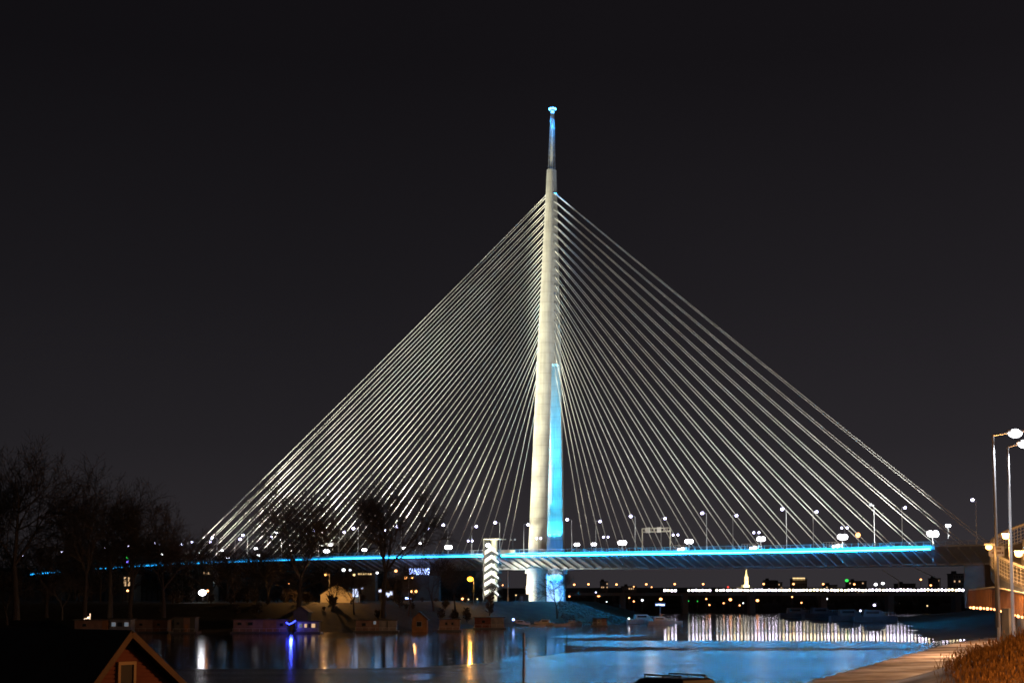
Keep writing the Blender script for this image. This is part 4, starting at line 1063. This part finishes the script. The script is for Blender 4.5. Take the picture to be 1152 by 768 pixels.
# ------------------------------------------------------------------ boats and houseboats
def houseboat(name, label, px0, px1, yt, yb, Y, segs, roof='roof', wins=(), door=None, depth=5.0, pitched=0):
    a, b = at(px0, yb, Y), at(px1, yb, Y); zt = at(px0, yt, Y).z
    r = thing(name, ((a.x + b.x) / 2, Y + depth / 2, 0), label, 'houseboat', 'houseboats moored along the island bank')
    mb = MB(); mb.box(((a.x + b.x) / 2, Y + depth / 2, .05), (b.x - a.x + 1.2, depth + 1.6, .8)); mb.build('pontoon', 'hull_dark', r)
    z0 = .45; L = b.x - a.x
    for f0, f1, m in segs:
        mb = MB(); mb.box((a.x + L * (f0 + f1) / 2, Y + depth / 2 + .2, (z0 + zt) / 2), (L * (f1 - f0) - .04, depth - .4, zt - z0)); mb.build('cabin_wall', m, r)
    mb = MB()
    if pitched:
        cx = (a.x + b.x) / 2
        mb.prism([(a.x - .4, Y - .2, zt), (b.x + .4, Y - .2, zt), (cx, Y - .2, zt + pitched)], (0, depth + .8, 0))
    else: mb.box(((a.x + b.x) / 2, Y + depth / 2 + .1, zt + .12), (L + .8, depth + .6, .22))
    mb.build('roof', roof, r)
    for f, wz, ww, wh, k in wins:
        x = a.x + L * f; z = z0 + (zt - z0) * wz
        mb = MB(); mb.box((x, Y + .32, z), (ww + .16, .14, wh + .16)); fr = mb.build('window', 'white_paint' if k != 'glass' else 'dark_wall', r)
        mb = MB(); mb.box((x, Y + .22, z), (ww, .08, wh)); mb.build('pane', k, fr)
    if door:
        f, m = door; x = a.x + L * f; mb = MB(); mb.box((x, Y + .3, z0 + 1.0), (.9, .12, 2.0)); mb.build('door', m, r)
    mb = MB(); n = max(3, int(L / 1.8))
    for i in range(n + 1):
        x = a.x + L * i / n; mb.bar((x, Y - .5, .4), (x, Y - .5, 1.3), .06)
    mb.bar((a.x, Y - .5, 1.3), (b.x, Y - .5, 1.3), .06); mb.build('rail', 'steel', r)
    return r
houseboat('houseboat', 'low pinkish houseboat with an orange end door under the tall left trees', 83, 121, 697.5, 712, 402, [(0, .82, 'pink_wall'), (.82, 1, 'orange_wood')], wins=((.3, .6, .8, .6, 'glass'),))
houseboat('houseboat', 'blue-grey glazed houseboat right of the pinkish one', 122.5, 146.5, 696.5, 712.5, 402, [(0, 1, 'blue_grey')], wins=((.2, .62, 1.0, 1.0, 'win_pale'), (.5, .62, 1.0, 1.0, 'glass'), (.8, .62, 1.0, 1.0, 'win_pale')))
houseboat('houseboat', 'brown houseboat between blue-grey houseboat and dark one', 148, 188, 697, 708, 412, [(0, .6, 'pink_wall'), (.6, 1, 'orange_wood')], wins=((.25, .6, .7, .5, 'glass'), (.75, .6, .7, .5, 'glass')))
houseboat('houseboat', 'dark cluttered houseboat with one pinkish lit doorway', 195, 219, 694.5, 711.5, 405, [(0, .45, 'dark_wall'), (.45, .75, 'pink_wall'), (.75, 1, 'dark_wall')], door=(.6, 'orange_wood'), wins=((.2, .6, .7, .6, 'glass'),))
houseboat('houseboat', 'long pink and orange houseboat with a red lower band', 262, 322.5, 697, 710, 408, [(0, .55, 'pink_wall'), (.55, .8, 'orange_wood'), (.8, 1, 'pink_wall')], wins=((.32, .68, 1.1, .7, 'glass'), (.12, .68, .9, .6, 'glass'), (.9, .6, .8, .7, 'glass')))
p = at(262.6, 710, 408); q = at(322, 705.5, 408)
hb = houseboat('houseboat', 'small houseboat with bright warm windows right of the blue light string', 334, 358, 699, 711, 406, [(0, 1, 'grey_wall')], wins=((.16, .62, .8, .9, 'win_pale'), (.4, .62, .6, .9, 'win_lit'), (.58, .62, .4, .9, 'glass'), (.76, .62, .9, 1.0, 'win_lit')))
gable_house('boathouse', 'dark tall gabled boathouse behind the houseboat with warm windows', 330, 346, 702, 688, 682, 420, 8, 'dark_wall', 'roof')
houseboat('houseboat', 'brown and grey houseboat with one small pale lit window below the lit hall', 400, 445.5, 697.5, 708.5, 420, [(0, .58, 'pink_wall'), (.58, 1, 'grey_wall')], wins=((.47, .78, .6, .8, 'win_pale'), (.2, .6, .9, .7, 'glass'), (.78, .6, .1, 1.8, 'glass')))
gable_house('boathouse', 'brown gabled boathouse between two houseboats below the blue sign', 463.5, 480, 708, 696, 688.5, 426, 7, 'orange_wood', 'roof', wins=((469, 474, 699, 704, 'glass'),))
houseboat('houseboat', 'pinkish houseboat with sloping side below the amber street lamp', 494, 517, 696.5, 708, 432, [(0, 1, 'pink_wall')], wins=((.35, .6, .5, .6, 'glass'), (.65, .6, .5, .6, 'glass')))
houseboat('houseboat', 'grey boarded houseboat below the stair tower', 534, 567, 694.5, 703.5, 465, [(0, .55, 'red_wall'), (.55, 1, 'grey_wall')], wins=((.3, .6, .9, .7, 'glass'),))
houseboat('houseboat', 'small boxy pink houseboat moored off the stony point', 667, 682.5, 695.5, 704, 505, [(0, .3, 'dark_wall'), (.3, .65, 'grey_wall'), (.65, 1, 'pink_wall')], wins=((.45, .6, .7, .7, 'glass'),))
# string of blue lights
r = thing('blue_light_string', at(327.5, 700, 405), 'sagging string of blue lights left of the houseboat with warm windows', 'light string')
pts = [at(322.3, 699.8, 405), at(325, 701.8, 405), at(329, 700.2, 405), at(333, 697.2, 405)]
mb = MB(); gl = MB()
for a, b in zip(pts, pts[1:]):
    mb.tube(a, b, .04, .04, 4)
    for j in range(5): gl.ball(a.lerp(b, j / 5), .15)
mb.tube(pts[0], (pts[0].x, 405, .2), .06, .06, 5); mb.tube(pts[-1], (pts[-1].x, 405, .2), .06, .06, 5)
mb.build('wire_and_posts', 'dark_steel', r); gl.build('bulbs', 'blue_str', r, smooth=True)
lampdata('POINT', at(327.5, 702, 404), 900, (.05, .08, 1), soft=.4)
# brightly lit little frame on the pinkish houseboat roof
p = at(97.5, 697, 403)
r = thing('lit_roof_bench', p, 'tiny bright white framed bench on the roof of the pinkish houseboat', 'bench')
mb = MB(); 
for dx in (-.75, .75): mb.bar((p.x + dx, 403.5, p.z + .1), (p.x + dx, 403.5, p.z + 1.7), .16)
mb.build('frame', 'white_paint', r)
mb = MB(); mb.box((p.x, 403.5, p.z + .6), (1.3, .5, .5)); mb.build('seat', 'white_paint', r)
lampdata('POINT', (p.x, 402.2, p.z + 1.2), 350, (1, .7, .45), soft=.1)
# boats
def boat_hull(L, W_, Hh):
    mb = MB(); rg = []
    for t in np.linspace(0, 1, 9):
        w2 = W_ / 2 * (1 - max(0, (t - .45) / .55) ** 2 * .97); hh = Hh * (1 + .35 * max(0, t - .5)); x = (t - .5) * L
        rg.append([Vector((x, -w2, hh)), Vector((x, -w2 * .8, .05)), Vector((x, 0, -.25)), Vector((x, w2 * .8, .05)), Vector((x, w2, hh)), Vector((x, w2 * .85, hh - .12)), Vector((x, -w2 * .85, hh - .12))])
    mb.loft(rg); return mb
def rowboat():
    r = thing('rowing_boat', (0, 0, 0), '-', 'boat'); boat_hull(5.5, 1.7, .65).build('hull', 'hull', r)
    mb = MB()
    for x in (-1.2, .4): mb.box((x, 0, .6), (.35, 1.25, .06))
    mb.build('thwarts', 'orange_wood', r); return r
def cabinboat(hm='hull'):
    r = thing('cabin_boat', (0, 0, 0), '-', 'boat'); boat_hull(9, 3, 1.15).build('hull', hm, r)
    mb = MB(); mb.loft([[Vector((-2.6, -1.15, 1.1)), Vector((2.2, -1.0, 1.2)), Vector((2.2, 1.0, 1.2)), Vector((-2.6, 1.15, 1.1))], [Vector((-2.4, -1.0, 2.5)), Vector((.9, -.85, 2.5)), Vector((.9, .85, 2.5)), Vector((-2.4, 1.0, 2.5))]])
    c = mb.build('cabin', hm, r)
    mb = MB(); mb.box((-.7, -1.11, 1.95), (2.6, .06, .5)); mb.box((-.7, 1.11, 1.95), (2.6, .06, .5)); mb.box((1.66, 0, 1.9), (.1, 1.5, .6)); mb.build('cabin_window', 'glass', c)
    mb = MB()
    for x in np.linspace(1.4, 4.1, 5): mb.bar((x, -.9 * (1 - (x - 1.4) / 4), 1.3), (x, -.9 * (1 - (x - 1.4) / 4), 1.95), .05); mb.bar((x, .9 * (1 - (x - 1.4) / 4), 1.3), (x, .9 * (1 - (x - 1.4) / 4), 1.95), .05)
    mb.bar((1.4, -.9, 1.95), (4.1, -.3, 1.95), .05); mb.bar((1.4, .9, 1.95), (4.1, .3, 1.95), .05); mb.build('bow_rail', 'steel', r)
    return r
RB, CB, CD = rowboat(), cabinboat(), cabinboat('hull_dark'); ur, uc, ud = [], [], []
GB = 'small boats moored along the banks'
for P_, us, px, py, rz, k, lb in ((RB, ur, 146, 709, .1, .9, 'small white rowing boat on the bank below the tall left trees'), (RB, ur, 160, 704, .5, .9, 'small pale rowing boat behind the blue-grey houseboat'),
    (CB, uc, 178, 711, .15, .75, 'small pale cabin boat right of the blue-grey houseboat'), (CB, uc, 586, 703.5, 0.3, .75, 'small cabin boat beside the blue lamp below the bridge pier'), (RB, ur, 605, 704.5, -.3, 1., 'dark rowing boat moored below the cream pier'),
    (CB, uc, 612, 703, 2.8, .8, 'white cabin boat moored below the blue pylon leg'), (RB, ur, 632, 703.5, .2, 1.1, 'pale rowing boat right of the bare tree by the blue leg'), (CB, uc, 645, 702.8, .1, .7, 'small white cabin boat left of the boxy pink houseboat'),
    (CB, uc, 724, 701, .15, 1.35, 'large tan cabin boat at the tip of the stony point'), (CB, uc, 744, 702, .05, 1.1, 'white cabin boat right of the large tan one'), (RB, ur, 758, 700.5, -.1, 1.2, 'long open boat at the right end of the moored group'),
    (CD, ud, 897, 694.5, .0, 1.9, 'dark moored boat at the left end of the quay group'), (CD, ud, 925, 695.5, .1, 2.0, 'dark moored boat with white lights beside the quay'), (CD, ud, 957, 698, .0, 1.9, 'dark moored boat third in the quay group'), (CD, ud, 985, 699, -.1, 1.9, 'dark moored boat nearest the quay')):
    p = onz(px, py, 0)
    if not us: o = P_; us.append(1)
    else: o = copy_tree(P_)
    o.location = p; o.rotation_euler.z = rz; o.scale = (k, k, k); tag(o, lb, 'boat', GB)
def water_lamp(px, py, Y, k, s, lb):
    p = at(px, py, Y); mb = MB(); mb.tube((p.x, Y, -.3), (p.x, Y, p.z), .08, .06, 5); mb.mi = 1; mb.ball((p.x, Y, p.z), s, None, None, 8, 6)
    o = mb.build('mooring_lamp', ['dark_steel', k], None, (p.x, Y, 0)); tag(o, lb, 'lamp')
water_lamp(707.5, 695.4, 540, 'city_w', .3, 'tiny white lamp on a mooring post left of the tan cabin boat')
water_lamp(577.5, 696.4, 500, 'sign_b', .4, 'small blue lamp beside the houseboat below the stair tower')
for i, (x, y) in enumerate(((915, 686.3), (918.5, 688.3), (924.5, 688), (945.3, 686.5), (957, 690.5), (968, 686.5)), 1):
    water_lamp(x, y, 770, 'lamp_w', .55 if i < 5 else .4, 'violet-white lamp over the dark boats by the quay, %s from the left' % ORD[i])
# riprap stones on the island point: loose stones lie as one uncountable cover
rr = random.Random(9); mb = MB()
for _ in range(900):
    px = rr.uniform(628, 716); Y = rr.uniform(545, 640); x = at(px, 690, Y).x; z = zisl(x, Y)
    if z < .1: continue
    s_ = rr.uniform(.25, .7); mb.ball((x, Y, z + .1), s_, s_ * rr.uniform(.6, 1.2), s_ * rr.uniform(.5, .9), 5, 4)
tag(mb.build('riprap_stones', 'rock'), 'loose pale stones covering the point below the bridge', 'stones', kind='stuff')

# ------------------------------------------------------------------ foreground house
YH = 62.0
PH = R(52)
hx = Vector((math.cos(PH), math.sin(PH), 0)); hb = Vector((-math.sin(PH), math.cos(PH), 0)); hf = -hb
ap = at(148, 715.5, YH) + hb * .5; g0h = 1.0
hs = thing('gabled_house', (ap.x, ap.y, g0h), 'red boarded gabled house with a long black roof and cream attic window in the foreground', 'house')
def hp_(px, py):   # picture point on the gable plane, as (along gable, height)
    u, b = ray(px, py)
    k = (u * ap.y - ap.x) / (hx.x - u * hx.y); Y = ap.y + k * hx.y
    return k, HCAM + b * Y
def HW(k, d, z): return Vector((ap.x, ap.y, 0)) + hx * k + hb * d + Zv * z
kl, zl = hp_(98, 772); kr, zr_ = hp_(198, 772)
slL = (ap.z - zl) / -kl; slR = (ap.z - zr_) / kr; EW = 3.6; LN = 24
mb = MB(); mb.prism([HW(-EW, 0, g0h), HW(EW, 0, g0h), HW(EW, 0, ap.z - slR * EW), HW(0, 0, ap.z), HW(-EW, 0, ap.z - slL * EW)], hb * LN)
z = ap.z - 4.0
while z < ap.z - .2:
    a_, b_ = max(-EW, -(ap.z - z) / slL), min(EW, (ap.z - z) / slR)
    mb.bar(HW(a_ + .05, -.024, z), HW(b_ - .05, -.024, z), .048, .11); z += .17
mb.build('wall', 'house_boards', hs)
mb = MB(); ov = .5
for sg, sl_ in ((-1, slL), (1, slR)):
    e_ = sg * (EW + .5)
    mb.prism([HW(0, -ov, ap.z + .02), HW(e_, -ov, ap.z - sl_ * abs(e_) + .02), HW(e_, -ov, ap.z - sl_ * abs(e_) + .26), HW(0, -ov, ap.z + .26)], hb * (LN + 2 * ov))
rf = mb.build('roof', 'roof', hs)
mb = MB()
for sg, sl_ in ((-1, slL), (1, slR)):
    e_ = sg * (EW + .5); a = HW(0, -ov - .04, ap.z + .12); b = HW(e_, -ov - .04, ap.z - sl_ * abs(e_) + .12)
    mb.bar(a, b, .06, .24, hf.cross((b - a).normalized()))
mb.build('bargeboards', 'house_trim', rf)
(k0, zw0), (k1, zw1) = hp_(131.5, 771), hp_(149.5, 745)
mb = MB()
for k in (k0, k1): mb.bar(HW(k, -.1, zw0), HW(k, -.1, zw1), .12, .12, hx)
for z in (zw0, zw1): mb.bar(HW(k0 - .06, -.105, z), HW(k1 + .06, -.105, z), .13)
wf = mb.build('window', 'house_frame', hs)
mb = MB(); mb.bar(HW((k0 + k1) / 2, -.08, zw0 + .05), HW((k0 + k1) / 2, -.08, zw1 - .05), abs(k1 - k0) - .1, .04, hf); mb.build('pane', 'glass', wf)
# thin foreground pole
p = at(589.3, 712, 84); g = znb(p.x, 84)
mb = MB(); mb.tube((p.x, 84, g - .5), (p.x, 84, p.z), .075, .06, 8, True); mb.ball((p.x, 84, p.z), .08)
tag(mb.build('metal_post', 'dark_steel', None, (p.x, 84, g)), 'thin black metal post standing alone in front of the water', 'post')

# ------------------------------------------------------------------ car, seen three-quarter from the rear
YK = 51; pc = at(741, 768, YK); gc = znb(pc.x, YK); roofz = at(738, 758.5, YK).z
ch = roofz - gc; k = ch / 1.72
car = thing('parked_car', (pc.x, YK, gc), 'dark estate car with roof rails at the bottom of the photo', 'car')
def carpts(prof_, w):
    return [[Vector((x, sgn, z)) for x, z in prof_] for sgn in (-w / 2, w / 2)]
mb = MB()
low = [(-2.25, .32), (2.2, .32), (2.28, .6), (2.15, .85), (1.15, .98), (-2.2, 1.02), (-2.32, .8)]
a, b = carpts(low, 1.78); mb.loft([a, b]); body = mb.build('body', 'car_paint', None, (0, 0, 0)); body.parent = car
mb = MB()
cabb = [Vector((1.05, s_ * .84, 1.0)) for s_ in (-1, 1)] + [Vector((-2.12, s_ * .84, 1.02)) for s_ in (1, -1)]
cabt = [Vector((.25, s_ * .66, 1.60)) for s_ in (-1, 1)] + [Vector((-1.85, s_ * .68, 1.62)) for s_ in (1, -1)]
cabm = [Vector((-.1, s_ * .6, 1.67)) for s_ in (-1, 1)] + [Vector((-1.7, s_ * .6, 1.68)) for s_ in (1, -1)]
mb.loft([cabb, cabt, cabm]); c_ = mb.build('cabin', 'car_paint', None, (0, 0, 0)); c_.parent = car
mb = MB()
g_ = None
for s_ in (-1, 1):
    if g_: mb.build('side_window', 'glass', None, (0, 0, 0)).parent = car; mb = MB()
    g_ = 1
    mb.box((-.5, s_ * .775, 1.31), (.12, .05, .46))
    mb.prism([(.75, s_ * .815, 1.08), (-.45, s_ * .815, 1.08), (-.45, s_ * .70, 1.54), (.2, s_ * .70, 1.54)], (0, s_ * .02, 0))
    mb.prism([(-.55, s_ * .815, 1.08), (-1.85, s_ * .825, 1.1), (-1.72, s_ * .71, 1.54), (-.55, s_ * .70, 1.54)], (0, s_ * .02, 0))
g_ = mb.build('side_window', 'glass', None, (0, 0, 0)); g_.parent = car
mb = MB(); mb.prism([(-2.1, -.7, 1.1), (-2.1, .7, 1.1), (-1.9, .58, 1.52), (-1.9, -.58, 1.52)], (-.025, 0, 0)); g_ = mb.build('rear_window', 'glass', None, (0, 0, 0)); g_.parent = car
mb = MB(); mb.prism([(1.02, -.72, 1.06), (1.02, .72, 1.06), (.34, .58, 1.54), (.34, -.58, 1.54)], (.03, 0, .01)); g_ = mb.build('windscreen', 'glass', None, (0, 0, 0)); g_.parent = car
for s_ in (-1, 1):
    mb = MB(); mb.bar((.1, s_ * .56, 1.75), (-1.65, s_ * .56, 1.75), .05)
    for x in (.05, -.8, -1.6): mb.bar((x, s_ * .56, 1.64), (x, s_ * .56, 1.75), .05)
    o = mb.build('roof_rail', 'dark_steel', None, (0, 0, 0)); o.parent = car
    mb = MB(); mb.box((-2.27, s_ * .74, .9), (.08, .24, .3)); o = mb.build('tail_light', 'red_wall', None, (0, 0, 0)); o.parent = car
    mb = MB(); mb.box((2.22, s_ * .65, .72), (.1, .34, .16)); o = mb.build('headlight', 'glass', None, (0, 0, 0)); o.parent = car
    for x in (-1.35, 1.4):
        mb = MB(); mb.tube((x, s_ * .70, .32), (x, s_ * .92, .32), .32, .32, 18, True); o = mb.build('wheel', 'tyre', None, (0, 0, 0)); o.parent = car
        mb = MB(); mb.tube((x, s_ * .915, .32), (x, s_ * .935, .32), .2, .2, 12, True); rm = mb.build('rim', 'steel', None, (0, 0, 0)); rm.parent = o
car.rotation_euler.z = R(128); car.scale = (k, k, k)

# ------------------------------------------------------------------ right-hand spiral ramp, wall, lamps, sign
YR_ = 150; RR = 16.0; xl = at(1124, 640, YR_).x; RC = Vector((xl + RR, YR_))
def rz(th):  # deck height along the spiral, falls towards the near side
    zf = at(1124, 646, YR_).z; return zf - (th - math.pi) * RR * .24
def rp(th, rad, z): return Vector((RC.x + rad * math.cos(th), RC.y + rad * math.sin(th), z))
ths = np.linspace(math.pi * .28, math.pi * 1.62, 70)
ramp = thing('spiral_ramp', (RC.x, RC.y, 2), 'curving footbridge ramp with mesh railings lit orange at the right edge', 'ramp')
mb = MB(); mb.loft([[rp(t, RR, rz(t)), rp(t, RR - 3.2, rz(t)), rp(t, RR - 3.2, rz(t) - .35), rp(t, RR - .1, rz(t) - 1.35), rp(t, RR, rz(t) - 1.35)] for t in ths]); mb.build('ramp_deck', 'grey_wall', ramp)
mb = MB(); mb.loft([[rp(t, RR + .03, rz(t) - .25), rp(t, RR + .09, rz(t) - .25), rp(t, RR + .09, rz(t) - 1.3), rp(t, RR + .03, rz(t) - 1.3)] for t in ths]); mb.build('blue_fascia', 'blue_fascia' if 'blue_fascia' in M else 'blue_grey', ramp)
for rad in (RR + .05, RR - 3.2):
    mb = MB()
    for t0, t1 in zip(ths, ths[1:]):
        for h in np.linspace(.2, 1.6, 5): mb.bar(rp(t0, rad, rz(t0) + h), rp(t1, rad, rz(t1) + h), .025)
        mb.bar(rp(t0, rad, rz(t0) + 1.85), rp(t1, rad, rz(t1) + 1.85), .2)
    for t in np.linspace(ths[0], ths[-1], 110): mb.bar(rp(t, rad, rz(t)), rp(t, rad, rz(t) + 1.85), .022)
    for t in ths[::4]: mb.bar(rp(t, rad, rz(t) - .2), rp(t, rad, rz(t) + 1.9), .12)
    mb.build('mesh_railing', 'white_paint', ramp)
mb = MB(); mb.loft([[rp(t, RR - 3.02, rz(t) + .02), rp(t, RR - 2.92, rz(t) + .02), rp(t, RR - 2.92, rz(t) + .95), rp(t, RR - 3.02, rz(t) + .95)] for t in ths]); mb.build('added_inner_wall', 'white_paint', ramp)  # added wall standing in for the pale inside surface of the ramp
for t in (math.pi * .5, math.pi * .85, math.pi * 1.3):
    mb = MB(); q = rp(t, RR - 1.6, 0); mb.tube((q.x, q.y, -1), (q.x, q.y, rz(t) - .4), .5, .5, 12); mb.build('column', 'concrete', ramp)
# approach ramp wall in front
wl = [(1090, 664.5, 681, 162), (1117, 661.5, 682.5, 150), (1152, 668.5, 692, 132), (1230, 684, 716, 112)]
ar = thing('approach_ramp', at(1117, 690, 150), 'low sloping walkway with a brown solid parapet below the spiral ramp', 'walkway')
T = [at(x, a, Y) for x, a, b, Y in wl]; Bo = [at(x, b, Y) for x, a, b, Y in wl]
mb = MB()
for i in range(3):
    bk = Vector((.5, 3.0, 0))
    mb.loft([[T[i], Bo[i], Bo[i] + bk, T[i] + Vector((.03, .2, 0)), ], [T[i + 1], Bo[i + 1], Bo[i + 1] + bk, T[i + 1] + Vector((.03, .2, 0))]])
    n = int((T[i + 1] - T[i]).length / .8)
    for j in range(n + 1): mb.bar(T[i].lerp(T[i + 1], j / n) + Vector((0, -.04, 0)), Bo[i].lerp(Bo[i + 1], j / n) + Vector((0, -.04, 0)), .07)
mb.build('parapet', 'orange_wood', ar)
mb = MB()
for i in range(3): mb.tube(T[i] + Vector((0, -.1, .12)), T[i + 1] + Vector((0, -.1, .12)), .08, .08, 6)
mb.build('handrail', 'bracket', ar)
lm = MB()
for i in range(3):
    n = (7, 9, 12)[i]
    for j in range(n):
        q = Bo[i].lerp(Bo[i + 1], (j + .5) / n) + Vector((0, .0, -.18)); lm.ball(q, .16 if j % 2 else .11, None, None, 6, 4)
lm.build('underside_lights', 'city_o', ar, smooth=True)
for (x, Y) in ((1146, 137),):
    q = at(x, 684, Y); mb = MB(); mb.box((q.x, Y + 1.5, q.z / 2), (1.5, 2, q.z)); mb.build('support_pier', 'rock', ar)
# tall lamps
def tall_lamp(xb, xt, yt, xh, yh, Y, lb):
    t = at(xt, yt, Y); h = at(xh, yh, Y); g = znb(t.x, Y); b = Vector((at(xb, 650, Y).x, Y, g))
    r = thing('tall_street_lamp', b, lb, 'street lamp', 'tall white street lamps on the right')
    mb = MB(); mb.tube(b - Vector((0, 0, 1)), t, .17, .09, 10); mb.tube(t, (h.x, Y, h.z + .15), .08, .06, 6); mb.build('pole', 'steel', r)
    mb = MB(); mb.box((h.x, Y, h.z + .17), (1.3, .5, .16)); hd = mb.build('lamp_head', 'steel', r)
    mb = MB(); mb.ball((h.x, Y, h.z), .55, .4, .34); mb.build('lamp_glass', 'flood_w', hd, smooth=True)
    lampdata('SPOT', (h.x, Y - .2, h.z - .5), 9000, (.9, .92, 1), size=150, blend=.6, soft=.3, aim=(h.x, Y, 0), name='street_light')
tall_lamp(1122.5, 1117, 489.5, 1142, 487.3, 118, 'tallest white street lamp at the right edge, its pole carrying a white sign')
tall_lamp(1138.5, 1133.7, 502.5, 1152.5, 499.2, 126, 'tall white street lamp at the right edge, second and lower of two')
# rectangular signboard on the lamp pole
p = at(1112.3, 625.3, 117.4); q = at(1129.6, 613.9, 117.4)
sg = thing('sign_board', ((p.x + q.x) / 2, 117.4, p.z), 'white rectangular sign with two short rows of marks on the tallest lamp pole', 'sign')
mb = MB(); mb.box(((p.x + q.x) / 2, 117.4, (p.z + q.z) / 2), (q.x - p.x, .06, q.z - p.z)); mb.build('panel', 'white_paint', sg)
mb = MB(); rr = random.Random(4)
for row, (f0, f1, zf) in enumerate(((.42, .80, .74), (.18, .78, .34))):
    n = 7 if row == 0 else 12
    for i in range(n):
        x = p.x + (q.x - p.x) * (f0 + (f1 - f0) * (i + .5) / n); hh = (q.z - p.z) * rr.uniform(.1, .16)
        mb.box((x, 117.355, p.z + (q.z - p.z) * zf), ((q.x - p.x) * (f1 - f0) / n * .6, .03, hh))
mb.box((p.x + (q.x - p.x) * .88, 117.355, p.z + (q.z - p.z) * .33), (.09, .03, .14))
mb.build('marks', 'red_wall', sg)
mb = MB(); mb.box(((p.x + q.x) / 2, 117.7, (p.z + q.z) / 2), (.12, .55, .5)); mb.build('clamp', 'steel', sg)
post_lamp(1112.5, 615.2, 113, 690, 'lamp_o', .26, 'orange street lamp at the left edge of the white sign', energy=380, arm=.6)
post_lamp(1131.5, 603.2, 140, 690, 'lamp_o', .34, 'orange street lamp above the spiral ramp, left of two poles', energy=13000, arm=.55)
post_lamp(1146, 623, 130, 690, 'lamp_o', .34, 'orange street lamp shining over the spiral ramp deck', energy=15000, arm=2.6)
# lamps added out of view to light the snowy shore, and one by the road
G3 = 'unseen orange lamps on the near shore'
for (x, y, h, e_, lb) in ((86, 238, 9, 1.1e5, 'added orange lamp out of view on the snowy shore'), (114, 300, 9, 1.2e5, 'added orange lamp out of view farther along the snowy shore'), (70, 178, 8, 3e4, 'added orange lamp out of view at the near end of the snowy shore'), (32, 60, 8.5, 2.0e4, 'unseen orange street lamp beside the near road')):
    g = znb(x, y); r = thing('unseen_lamp', (x, y, g), lb, 'street lamp', G3)
    mb = MB(); mb.tube((x, y, g - .5), (x, y, g + h), .11, .07, 8); mb.tube((x, y, g + h), (x - 1.2, y, g + h + .15), .06, .05, 6); mb.build('pole', 'steel', r)
    mb = MB(); mb.box((x - 1.5, y, g + h + .15), (.8, .35, .14)); hd = mb.build('lamp_head', 'steel', r)
    mb = MB(); mb.ball((x - 1.5, y, g + h), .28, .2, .16); mb.build('lamp_glass', 'lamp_o', hd, smooth=True)
    lampdata('POINT', (x - 1.5, y, g + h - .4), e_, (1, .52, .26) if y > 100 else (1, .42, .13), soft=.25)
# dry grass on the foreground bank
M['dry_grass'] = mat('dry_grass', (.30, .155, .042), .9, .4, 3.)
rr = random.Random(3); mb = MB()
for _ in range(42000):
    x = rr.uniform(18, 48); y = rr.uniform(62, 128)
    bump = math.exp(-((x - 37) / 7.5) ** 2 / 2 - ((y - 88) / 20) ** 2 / 2)
    pxg = 576 + x / y * 1700
    if pxg < 1052 + 42 * rr.random() + 8 * math.sin(y * .6) or rr.random() > .35 + bump * 1.6 or y > 112 - 8 * rr.random(): continue
    mb._p = (x, y)
    h = rr.uniform(.4, 1.0) * (.6 + .6 * (.5 + .5 * math.sin(x * 1.3 + y * .7))); a = rr.uniform(0, 6.283); l = h * rr.uniform(.15, .5)
    zz = max(7.4 - .043 * y, 2.0); wn = max(0, min(1, (128 - y) / 35)); wn = wn * wn * (3 - 2 * wn); z = 2.0 * (1 - wn) + zz * wn + 4.5 * bump - .1
    w_ = rr.uniform(.012, .03); dx, dy = math.cos(a), math.sin(a)
    p0 = Vector((x, y, z)); p1 = p0 + Vector((dx * l * .35, dy * l * .35, h * .6)); p2 = p0 + Vector((dx * l, dy * l, h))
    mb.tube(p0, p1, w_, w_ * .8, 3); mb.tube(p1, p2, w_ * .8, .004, 3)
    if rr.random() < .25: mb.ball(p2, .035, .035, .12, 4, 3)
tag(mb.build('dry_grass', 'dry_grass'), 'tall dry orange-brown grass on the bank at the lower right', 'grass', kind='stuff')
